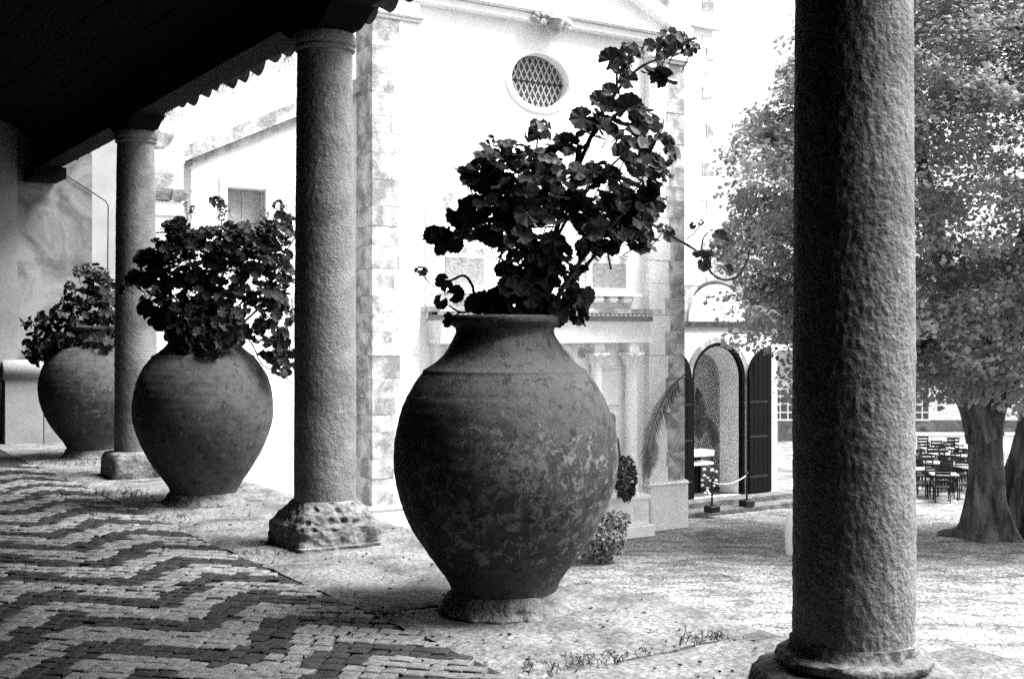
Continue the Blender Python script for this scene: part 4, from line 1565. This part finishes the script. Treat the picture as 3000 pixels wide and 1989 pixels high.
# door leaves folded flat against the wall
lw = aRad - 0.12
for s_ in (1, -1):
    hin = aR + .07 if s_ == 1 else aL - .07
    poly = [(0, 0)]
    H = aSp - cpz
    pts = []
    for k in range(13):
        t = PI / 2 * k / 12
        pts.append((lw - lw * math.cos(t), H + lw * .98 * math.sin(t)))
    poly = [(0, 0), (lw, 0)] + pts[::-1]
    mb = MB()
    if s_ == 1:
        mb.prism([(hin + x, cpz + .02 + z) for x, z in poly], -.13, -.06)
    else:
        mb.prism([(hin - x, cpz + .02 + z) for x, z in poly][::-1], -.13, -.06)
    dl = mb.build("door_leaf", M_BLACK, chp)
    for q in range(5):
        xa = lw * (q + .015) / 5
        xb = lw * (q + .985) / 5
        hh = H + lw * .98 * math.sqrt(max(0, 1 - (1 - xa / lw) ** 2)) - .06
        xs = (hin + xa, hin + xb) if s_ == 1 else (hin - xb, hin - xa)
        boxpart("board", (xs[0], -.150, cpz + .05), (xs[1], -.131, cpz + hh), M_BLACK, dl, .006)
    for zz_ in (.45, 1.6, 2.6):
        xs = (hin, hin + lw * .8) if s_ == 1 else (hin - lw * .8, hin)
        boxpart("hinge", (xs[0], -.157, cpz + zz_), (xs[1], -.151, cpz + zz_ + .07), M_IRON, dl, .004)
    dl["label"] = "black arched door leaf folded to the right" if s_ == 1 else "black arched door leaf folded to the left"
# steps
boxpart("step", (-1.4, -1.15, 0), (cr_ + .9, -.6, .14), M_SLAB, chp, .02)
boxpart("step", (-1.4, -.595, 0), (cr_ + .6, 0.0, .30), M_SLAB, chp, .02)
mb = MB()
mb.box((aL - .5, .25, .0), (aR + .5, 3.4, .298))
mb.build("room_floor", M_SLAB, chp)


# helper: thing placed in the chapel frame
def cw(u, v, z):
    q = NN * u + PP * v
    return Vector((CO.x + q.x, CO.y + q.y, GZ + z))


# stanchions and rope
st = []
for px, py, lab in ((2086, 1500, "black stanchion on a square block, left of the pair before the arched doorway"), (2188, 1482, "black stanchion on a square block, right of the pair before the arched doorway")):
    Y = (EYE - GZ - .14) * F / (py - HOR)
    P = W(px, py, Y)
    P.z = GZ + .142
    s_ = empty("stanchion", P, ALPHA, lab, "stanchion", "stanchions before the chapel door")
    boxpart("foot", (-.17, -.15, 0), (.17, .15, .17), M_IRON, s_, .015)
    mb = MB()
    mb.tube([(0, 0, .17), (0, 0, .86)], .028, 10)
    mb.lathe([(.02, .86), (.045, .88), (.05, .91), (.03, .94), (.005, .95)], 12)
    mb.build("post", M_IRON, s_, smooth=True)
    st.append(P)
mb = MB()
a, b_ = st[0] + Vector((0, 0, .80)), st[1] + Vector((0, 0, .86))
mb.tube([a.lerp(b_, t) - Vector((0, 0, .14 * 4 * t * (1 - t))) - st[0] for t in [k / 12 for k in range(13)]], .018, 6)
o = mb.build("rope", M_ROPE)
o.location = st[0]
tag(o, "pale rope sagging between the two stanchions", "rope")

# palm fronds
def frond(base, tip, bend, width, n, m, label, name="palm_frond", droop=.4, rr=.02):
    base, tip = Vector(base), Vector(tip)
    root = empty(name, base, 0, label, "palm frond")
    pts = []
    K = 24
    for k in range(K + 1):
        t = k / K
        pts.append(base.lerp(tip, t) + Vector(bend) * 4 * t * (1 - t) - base)
    mb = MB()
    mb.tube(pts, [rr * (1 - .8 * k / K) for k in range(K + 1)], 6)
    mb.build("rib", m, root, smooth=True)
    mb = MB()
    axis = (tip - base).normalized()
    side = axis.cross(Vector((0, 1, 0))).normalized()
    for k in range(n):
        t = .16 + .84 * k / n
        f_ = t * K
        i = min(int(f_), K - 1)
        c = pts[i].lerp(pts[i + 1], f_ - i)
        ln = width * math.sin(PI * min(1, .12 + t * .9)) ** .6 * random.uniform(.85, 1.1)
        dirn = (pts[min(i + 1, K)] - pts[max(i - 1, 0)]).normalized()
        for s_ in (1, -1):
            d = (side * s_ * .8 + dirn * .75 + Vector((0, random.uniform(-.35, .35), -droop))).normalized()
            wv = dirn * .014
            mb.add([c - wv, c + d * ln * .5 - wv * 1.2, c + d * ln + Vector((0, 0, -ln * .15)), c + d * ln * .5 + wv * 1.2, c + wv], [(0, 1, 2, 3), (0, 3, 4)])
    mb.build("leaflets", m, root)["kind"] = "stuff"
    return root


# leaning frond by the right pilaster, tip towards the chapel
pb = W(1890, 1400, 29.0)
frond(W(2022, 1085, 29.6), W(1885, 1420, 28.9), Vector((-.25, -.1, .35)), .42, 60, M_PALM, "dark cut palm frond arching down beside the church portal", droop=.5)
frond(W(1896, 1300, 28.9), W(1900, 1400, 28.9), (0, 0, 0), .28, 20, M_PALM2, "pale dry palm frond end hanging by the portal column", droop=.6)
frond(W(1915, 1270, 28.7), W(1905, 1370, 28.7), (0.05, 0, 0), .30, 20, M_PALM2, "bleached palm leaf tuft beside the corner pilaster", droop=.6)
# table with flowers and fronds inside the arch
TPos = cw(cu_(2045, 1340, .5)[0], .55, cpz + .0)
tb = empty("altar_table", TPos, ALPHA, "small table with white scalloped cloth just inside the arched opening", "table")
zt = cu_(2045, 1318, .5)[1] - cpz
boxpart("table_top", (-.35, -.25, zt - .05), (.42, .35, zt), M_CLOTH, tb, .01)
mb = MB()
poly = [(-.36, zt)]
poly += [(.43, zt)]
for k in range(16):
    x = .43 - .79 * (k + .5) / 16
    poly.append((x + .02, zt - .14))
    poly.append((x, zt - .18))
mb.prism(poly, -.262, -.255)
mb.build("cloth_skirt", M_CLOTH, tb)
boxpart("lower_shelf", (-.35, -.25, zt - .42), (.42, .3, zt - .34), M_WHITE, tb, .01)
for sx in (-.33, .39):
    boxpart("leg", (sx - .02, -.24, 0), (sx + .02, -.20, zt - .06), M_IRON, tb, .003)
    boxpart("leg", (sx - .02, .26, 0), (sx + .02, .30, zt - .06), M_IRON, tb, .003)
boxpart("back_cloth", (-.34, .31, 0), (.40, .33, zt - .06), M_BLACK, tb, .003)
for k, (dx, lab) in enumerate(((-.12, "upright dark palm frond on the table inside the arch, left one"), (.12, "upright dark palm frond on the table inside the arch, right one with a longer tip"))):
    b0 = TPos + NN * dx + PP * .1 + Vector((0, 0, zt))
    frond(b0, b0 + Vector((.03 - .05 * k, 0, 1.75 + .05 * k)) , (.08 * (1 if k else -1), 0, 0), .32, 50, M_PALM, lab, droop=-.1)
b0 = TPos + NN * .30 + PP * (-.1) + Vector((0, 0, zt))
frond(b0 + Vector((-.1, 0, 1.1)), b0 + Vector((.22, 0, .05)), (.08, 0, .05), .3, 40, M_PALM, "drooping palm frond beside the table fronds, bending to the right", droop=.3)


def leaf_cloud(n, rx, ry, rz, size, m, rnd, hollow=0.3, flat=0.0):
    mb = MB()
    for k in range(n):
        while True:
            v = Vector([rnd.uniform(-1, 1) for _ in range(3)])
            if hollow < v.length < 1:
                break
        c = Vector((v.x * rx, v.y * ry, v.z * rz))
        nrm = (v * .7 + Vector([rnd.gauss(0, .6) for _ in range(3)]) + Vector((0, 0, .4))).normalized()
        a = nrm.orthogonal().normalized()
        a = (Matrix.Rotation(rnd.uniform(0, 6.28), 3, nrm) @ a)
        b_ = nrm.cross(a)
        s_ = size * rnd.uniform(.6, 1.2)
        mb.add([c - a * s_, c - a * s_ * .2 + b_ * s_ * .55 + nrm * s_ * .15, c + a * s_, c - a * s_ * .2 - b_ * s_ * .55 + nrm * s_ * .15], [(0, 1, 2), (0, 2, 3)])
    return mb


# flowers below the table
rnd = random.Random(4)
fp = TPos + NN * .02 - PP * .45 + Vector((0, 0, 0))
fl = empty("flower_arrangement", fp, 0, "small arrangement of pale flowers on the floor under the table in the arch", "flowers")
mb = leaf_cloud(160, .22, .15, .38, .05, M_WEED, rnd, .1)
o = mb.build("foliage", M_WEED, fl)
o.location = (0, 0, .42)
mb = MB()
for k in range(16):
    c = (rnd.uniform(-.2, .22), -.14 + rnd.uniform(-.05, .05), rnd.uniform(.08, .8))
    mb.lathe([(.02, c[2] - .03), (.045, c[2] - .01), (.045, c[2] + .02), (.01, c[2] + .035)], 7, centre=(c[0], c[1]))
mb.build("blossoms", M_WHITE, fl)
# wreath by the portal column
wr = empty("flower_wreath", W(1830, 1400, 28.2), 0, "dark spiky leafy bouquet hung in front of the right portal column", "bouquet")
mb = leaf_cloud(420, .30, .2, .55, .09, M_PALM, rnd, .25)
mb.build("foliage", M_PALM, wr)
mb = leaf_cloud(60, .12, .08, .35, .05, M_WHITE, rnd, 0)
o = mb.build("blossoms", M_PALM2, wr)
o.location = (0, -.18, 0)
mb = MB()
mb.tube([(-.12, 0, .5), (-.16, 0, .95)], [.04, .015], 6)
mb.build("ribbon", M_PALM, wr)

# bush at the platform edge
P = W(1760, 1648, 25.6)
P.z = GZ
bu = empty("leafy_bush", P, 0, "low leafy bush in the courtyard just right of the front jar", "bush")
mb = leaf_cloud(1500, .62, .5, .52, .075, M_BUSH, rnd, .45)
o = mb.build("foliage", M_BUSH, bu)
o.location = (-.05, 0, .55)
mb = leaf_cloud(260, .3, .3, .2, .07, M_BUSH, rnd, .2)
o = mb.build("foliage", M_BUSH, bu)
o.location = (.35, 0, .92)
mb = MB()
for k in range(7):
    a = k * .9
    mb.tube([(0, 0, 0), (.2 * math.cos(a), .2 * math.sin(a), .4), (.4 * math.cos(a), .4 * math.sin(a), .8)], [.02, .012, .006], 5)
mb.build("stem", M_BARK, bu)

# white bollard
P = W(2335, 1625, 26.6)
P.z = GZ
o = MB()
o.lathe([(.24, 0), (.26, .2), (.27, .5), (.25, .75), (.20, .88), (.12, .96), (.02, .99)], 28)
b2 = o.build("bollard", M_WHITE, smooth=True)
b2.location = P
tag(b2, "round topped white bollard peeping out left of the nearest column", "bollard")

# ------------------------------------------------------------------ stone pier on the left
PO = W(455, 1000, 20.0)
PO.z = GZ
pie = empty("stone_pier", PO, ALPHA, "weathered stone pier with curved cap and round finial, right of the farthest column", "pier")


def pu(px, py, v=0):
    return on_plane(PO, px, py, v)


ur = pu(533, 700)[0]
zb1, zb0 = pu(500, 556)[1], pu(500, 588)[1]
zz = 0
k = 0
zledge = pu(500, 633)[1]
while zz < zb0 - .1:
    h = min(.55, zb0 - zz)
    boxpart("stone_block", (ur - 1.0, 0.0 + random.uniform(-.006, .006), zz), (ur - .0, .9, zz + h - .012), M_STONED if k % 2 else M_STONE, pie, .015)
    zz += h
    k += 1
boxpart("ledge", (ur - 1.03, -.04, zledge), (ur + .03, .93, zledge + .05), M_PORTAL, pie, .01)
mb = MB()
er = pu(558, 570)[0]
dzc = (zb1 - zb0)
for (a, b_) in ((ur - 1.1, pu(498, 570)[0] - .01), (pu(498, 570)[0] + .01, er)):
    mb = MB()
    P8 = []
    for k in range(8):
        t = PI / 2 * k / 7
        P8.append((0.02 - .14 * math.sin(t), zb0 + dzc * (1 - math.cos(t))))
    n = len(P8)
    vs = [(a, y, z) for y, z in P8] + [(b_ - (er - ur) * (1 - k / 7) * (1 if b_ == er else 0), y, z) for k, (y, z) in enumerate(P8)] + [(a, .9, zb0), (b_, .9, zb0), (a, .9, zb1), (b_, .9, zb1)]
    fs = [(k, n + k, n + k + 1, k + 1) for k in range(n - 1)]
    fs += [(n - 1, 2 * n - 1, 2 * n + 3, 2 * n + 2), tuple([2 * n + 1] + [2 * n + 3] + [2 * n - 1 - k for k in range(n)]), tuple([2 * n + 2, 2 * n] + list(range(n)))]
    mb.add(vs, fs)
    mb.build("cap_stone", M_STONED, pie, smooth=True)
boxpart("upper_block", (ur - .9, .05, zb1 + .004), (pu(516, 530)[0], .8, pu(500, 503)[1]), M_STONED, pie, .02)
boxpart("upper_block", (ur - .9, .08, pu(500, 503)[1] + .004), (pu(505, 530)[0], .78, pu(500, 440)[1]), M_PLAS, pie, .02)
mb = MB()
fz = pu(470, 440)[1]
mb.lathe([(.12, 0), (.14, .05), (.08, .09), (.18, .16), (.26, .28), (.27, .38), (.22, .5), (.1, .58), (.02, .62)], 20, fn=lambda x, y, z, i: .02 * fbm(x * 6, y * 6, z * 6, 3))
mb.build("finial", M_STONED, pie, smooth=True, loc=(pu(466, 440, .4)[0], .4, fz))

# ------------------------------------------------------------------ far white house behind the tree
HY = 55.0
ho = empty("white_house", (8.0, HY, GZ), 0, "long white house across the courtyard behind the tree, with small paned windows", "house")
H_ = 3.1
mb = MB()
mb.box((2.5, 0, 0), (40, 8, H_))
mb.build("wall", M_PLAS, ho)
mb = MB()
mb.box((2.49, -.06, 0), (40.01, -.001, .95))
mb.build("dado", M_PLASG, ho)
mb = MB()
mb.add([(2.1, -.5, H_), (40.4, -.5, H_), (40.4, 4, H_ + 1.0), (2.1, 4, H_ + 1.0), (2.1, 8.5, H_), (40.4, 8.5, H_)], [(0, 1, 2, 3), (3, 2, 5, 4), (0, 3, 4), (1, 5, 2)])
mb.build("roof", M_TILE, ho)


def paned_window(parent, x, z, w, h, nc, nr):
    mb = MB()
    mb.box((x, -.10, z), (x + .07, -.004, z + h))
    mb.box((x + w - .07, -.10, z), (x + w, -.004, z + h))
    mb.box((x + .07, -.10, z + h - .07), (x + w - .07, -.004, z + h))
    mb.box((x + .07, -.10, z), (x + w - .07, -.004, z + .07))
    for c in range(1, nc):
        xx = x + w * c / nc
        mb.box((xx - .025, -.08, z + .07), (xx + .025, -.03, z + h - .07))
    for r_ in range(1, nr):
        zz = z + h * r_ / nr
        th = .05 if r_ == nr // 2 else .022
        mb.box((x + .07, -.078, zz - th), (x + w - .07, -.032, zz + th))
    fr = mb.build("window", M_WHITE, parent)
    cw_, ch_ = (w - .14) / nc, (h - .14) / nr
    for c in range(nc):
        for r_ in range(nr):
            m2 = MB()
            m2.box((x + .07 + cw_ * c + .02, -.028, z + .07 + ch_ * r_ + .02), (x + .07 + cw_ * (c + 1) - .02, -.006, z + .07 + ch_ * (r_ + 1) - .02))
            m2.build("pane", M_GLASS, fr)


def hx(px):
    return (px - 1500) / F * HY - 8.0


def hz(py):
    return EYE + (HOR - py) / F * HY - GZ


ww = hx(2330) - hx(2262)
for px in (2262, 2655):
    paned_window(ho, hx(px), hz(1232), ww, hz(1136) - hz(1232), 3, 4)
mb = MB()
mb.box((hx(2326), -.13, hz(1233)), (hx(2332), -.102, hz(1136)))
mb.build("shutter_edge", M_IRON, ho)

# parapet wall in front of the house (white band behind chairs)
pw = empty("low_white_wall", W(2690, 1290, 49.0) * 1.0, 0, "low white garden wall behind the cafe tables", "wall")
pw.location = (W(2690, 1290, 49.0).x, 49.0, GZ)
boxpart("wall_body", (-.6, 0, 0), (9, .35, .75), M_PLAS, pw, .02)
boxpart("coping", (-.65, -.05, .752), (9.05, .4, .84), M_PORTAL, pw, .02)

# ------------------------------------------------------------------ cafe tables and chairs
def table_thing(P, lab, rz):
    t = empty("cafe_table", P, rz, lab, "table", "cafe tables under the tree")
    boxpart("table_top", (-.4, -.4, .72), (.4, .4, .75), M_SEAT, t, .008)
    for sx in (-.34, .34):
        for sy in (-.34, .34):
            mb = MB()
            mb.bar((sx, sy, 0), (sx, sy, .718), .035)
            mb.build("leg", M_IRON, t)
    return t


def chair_master():
    t = empty("cafe_chair", (0, 0, 0), 0, "x", "chair", "cafe chairs under the tree")
    boxpart("seat", (-.22, -.22, .43), (.22, .22, .46), M_IRON, t, .008)
    mb = MB()
    for zz_ in (.62, .74, .86):
        mb.bar((-.2, .23, zz_), (.2, .23, zz_), .02, .07)
    mb.build("backrest", M_IRON, t)
    for sx in (-.2, .2):
        mb = MB()
        mb.bar((sx, -.2, 0), (sx, -.2, .43), .03)
        mb.build("leg", M_IRON, t)
        mb = MB()
        mb.bar((sx, .24, 0), (sx, .23, .9), .03)
        mb.build("leg", M_IRON, t)
    return t


def copy_tree(o, parent=None):
    c = o.copy()
    COL.objects.link(c)
    if parent:
        c.parent = parent
    for chd in [q for q in bpy.data.objects if q.parent == o]:
        copy_tree(chd, c)
    return c


tabs = [(2705, 37.0, "front left table"), (2765, 35.6, "foremost table"), (2842, 37.5, "front table by the trunk"),
        (2690, 41.0, "second row table beside the column"), (2765, 41.5, "middle table"), (2835, 41.0, "middle table by the trunk"),
        (2725, 46.0, "rear table by the low wall"), (2790, 45.5, "rear table behind the middle one"),
        (2735, 38.8, "inner second-row table"), (2800, 38.6, "inner table nearer the trunk"), (2735, 43.5, "inner third-row table"), (2815, 43.5, "third-row table by the trunk")]
master = None
for k, (px, Y, where) in enumerate(tabs):
    P = W(px, 1400, Y)
    P.z = GZ
    rz = random.uniform(-.3, .3)
    table_thing(P, "square pale topped cafe table, the " + where.replace(" table", "").replace("table ", "") + " of the group", rz)
    for q, (dx, dy, a, side) in enumerate(((-.15, -.75, PI, "near side"), (.66, .1, -PI / 2, "right side"), (-.66, 0, PI / 2, "left side"), (.1, .75, 0, "far side"))):
        if master is None:
            master = chair_master()
            c = master
        else:
            c = copy_tree(master)
        c.location = P + Matrix.Rotation(rz, 3, 'Z') @ Vector((dx, dy, 0))
        c.rotation_euler = (0, 0, rz + a + random.uniform(-.25, .25))
        c["label"] = "dark slatted cafe chair, " + side + " of the " + where

# ------------------------------------------------------------------ plane tree
TX, TY = 11.6, 28.9
tr = empty("plane_tree", (TX, TY, GZ), 0, "old spreading plane tree with twin ridged trunks and dense leafy crown", "tree")


def limb(pts, rad, seg=18, flute=0.12, nm="trunk", sub=6, seed=0.0):
    P3 = [Vector(p) for p in pts]
    out, rr = [], []
    n = len(P3)
    for i in range(n - 1):
        p0, p1, p2, p3 = P3[max(i - 1, 0)], P3[i], P3[i + 1], P3[min(i + 2, n - 1)]
        for k in range(sub):
            t = k / sub
            out.append(0.5 * ((2 * p1) + (p2 - p0) * t + (2 * p0 - 5 * p1 + 4 * p2 - p3) * t * t + (3 * p1 - p0 - 3 * p2 + p3) * t ** 3))
            rr.append(rad[i] + (rad[i + 1] - rad[i]) * t)
    out.append(P3[-1])
    rr.append(rad[-1])
    vs, fs = [], []
    a = Vector((1, 0, 0))
    for i, p in enumerate(out):
        d = (out[min(i + 1, len(out) - 1)] - out[max(i - 1, 0)]).normalized()
        a = (a - d * a.dot(d)).normalized()
        c = d.cross(a)
        for k in range(seg):
            t = 2 * PI * k / seg
            r = rr[i] * (1 + flute * (1.2 * math.sin(5 * t + seed + p.z * .5) + .7 * math.sin(9 * t + seed * 2 - p.z * .8)) + flute * 1.2 * noise.noise(Vector((math.cos(t) * 1.5, math.sin(t) * 1.5, p.z * .8 + seed))))
            vs.append(p + (a * math.cos(t) + c * math.sin(t)) * r)
    for i in range(len(out) - 1):
        for k in range(seg):
            k2 = (k + 1) % seg
            fs.append((i * seg + k, i * seg + k2, (i + 1) * seg + k2, (i + 1) * seg + k))
    mb = MB()
    mb.add(vs, fs)
    return mb.build(nm, M_BARK, tr, smooth=True)


limb([(-.05, 0, -.1), (-.02, 0, .25), (-.1, 0, .9), (-.12, 0, 1.8), (-.12, 0, 2.6), (-.1, 0, 3.3), (.1, .1, 4.2), (.6, .2, 5.6), (1.0, .3, 7.4)], [.95, .62, .45, .37, .37, .41, .36, .28, .18], 56, .14, sub=9)
limb([(.75, .3, -.1), (.75, .3, .4), (.8, .3, 1.2), (.95, .3, 2.0), (1.15, .3, 2.8), (1.5, .4, 4.0), (2.3, .5, 5.8), (3.2, .6, 7.5)], [.7, .5, .4, .36, .34, .32, .26, .15], 40, .14, seed=2.0, sub=8)
limb([(-.15, 0, 2.4), (-.5, -.1, 3.3), (-1.1, -.2, 4.0), (-2.2, -.2, 4.9), (-3.8, 0, 5.9)], [.42, .34, .26, .18, .08], 20, .12, "limb", seed=4)
limb([(-.1, 0, 3.0), (-.3, .3, 4.5), (-.9, .6, 6.5), (-1.4, .8, 9.0), (-1.5, .9, 11)], [.36, .3, .24, .15, .06], 16, .1, "limb", seed=5)
limb([(.9, .3, 6.0), (1.2, .2, 8), (1.0, .1, 10.5), (1.2, 0, 13)], [.26, .2, .12, .04], 14, .1, "limb", seed=6)
limb([(-.9, -.1, 3.8), (-2.6, -.6, 6.0), (-4.2, -.8, 8.2)], [.2, .13, .05], 12, .1, "limb", seed=7)
limb([(-1.8, -.2, 4.6), (-3.6, -.5, 5.0), (-5.6, -.6, 5.6)], [.17, .10, .04], 12, .1, "limb", seed=8)
# crown: clumps of leaves on twigs, joined
rnd = random.Random(12)
CC = Vector((.1, -1.1, 8.3))
RX, RY, RZ = 9.3, 4.2, 6.9
clumps = []
tries = 0
while len(clumps) < 1500:
    tries += 1
    v = Vector([rnd.uniform(-1, 1) for _ in range(3)])
    l = v.length
    if l > 1 or l < 0.45:
        continue
    if rnd.random() > 0.25 + 0.75 * l:
        continue
    c = Vector((v.x * RX, v.y * RY, v.z * RZ))
    # ragged outline
    nzv = noise.noise(Vector((v.x * 2.1, v.y * 2.1, v.z * 2.1 + 5)))
    if l > 0.86 + 0.22 * nzv:
        continue
    P = CC + c
    low = 4.9 + .55 * noise.noise(Vector((P.x * .5, P.y * .5, 2)))
    if P.x > -5.3:
        low = 3.4 + .5 * noise.noise(Vector((P.x * .6, P.y * .5, 7)))
    if P.z < low:
        continue
    if P.x < -6.5 + max(0, P.z - 8.6) * .55 + .5 * noise.noise(Vector((P.z * .7, P.y * .6, 11))):
        continue
    clumps.append((P, v))
allmb = MB()
V, Fc = [], []
for (P, v) in clumps:
    nl = rnd.randint(60, 110)
    cr = rnd.uniform(.38, .8)
    for k in range(nl):
        while True:
            q = Vector([rnd.uniform(-1, 1) for _ in range(3)])
            if q.length < 1:
                break
        c = P + Vector((q.x * cr, q.y * cr, q.z * cr * .6))
        nrm = (Vector((0, 0, .8)) + v * .6 + Vector([rnd.gauss(0, .5) for _ in range(3)])).normalized()
        a = nrm.orthogonal().normalized()
        a = Matrix.Rotation(rnd.uniform(0, 6.28), 3, nrm) @ a
        b_ = nrm.cross(a)
        s_ = rnd.uniform(.045, .09)
        k0 = len(V)
        V.extend([tuple(c - a * s_), tuple(c - a * s_ * .1 + b_ * s_ * .85 - nrm * s_ * .25), tuple(c + a * s_ * 1.1), tuple(c - a * s_ * .1 - b_ * s_ * .85 - nrm * s_ * .25)])
        Fc.append((k0, k0 + 1, k0 + 2))
        Fc.append((k0, k0 + 2, k0 + 3))
allmb.v, allmb.f = V, Fc
cro = allmb.build("crown", M_TLEAF, tr)

# distant soft hedge of trees right behind to close the gaps low down
sc.render.film_transparent = False
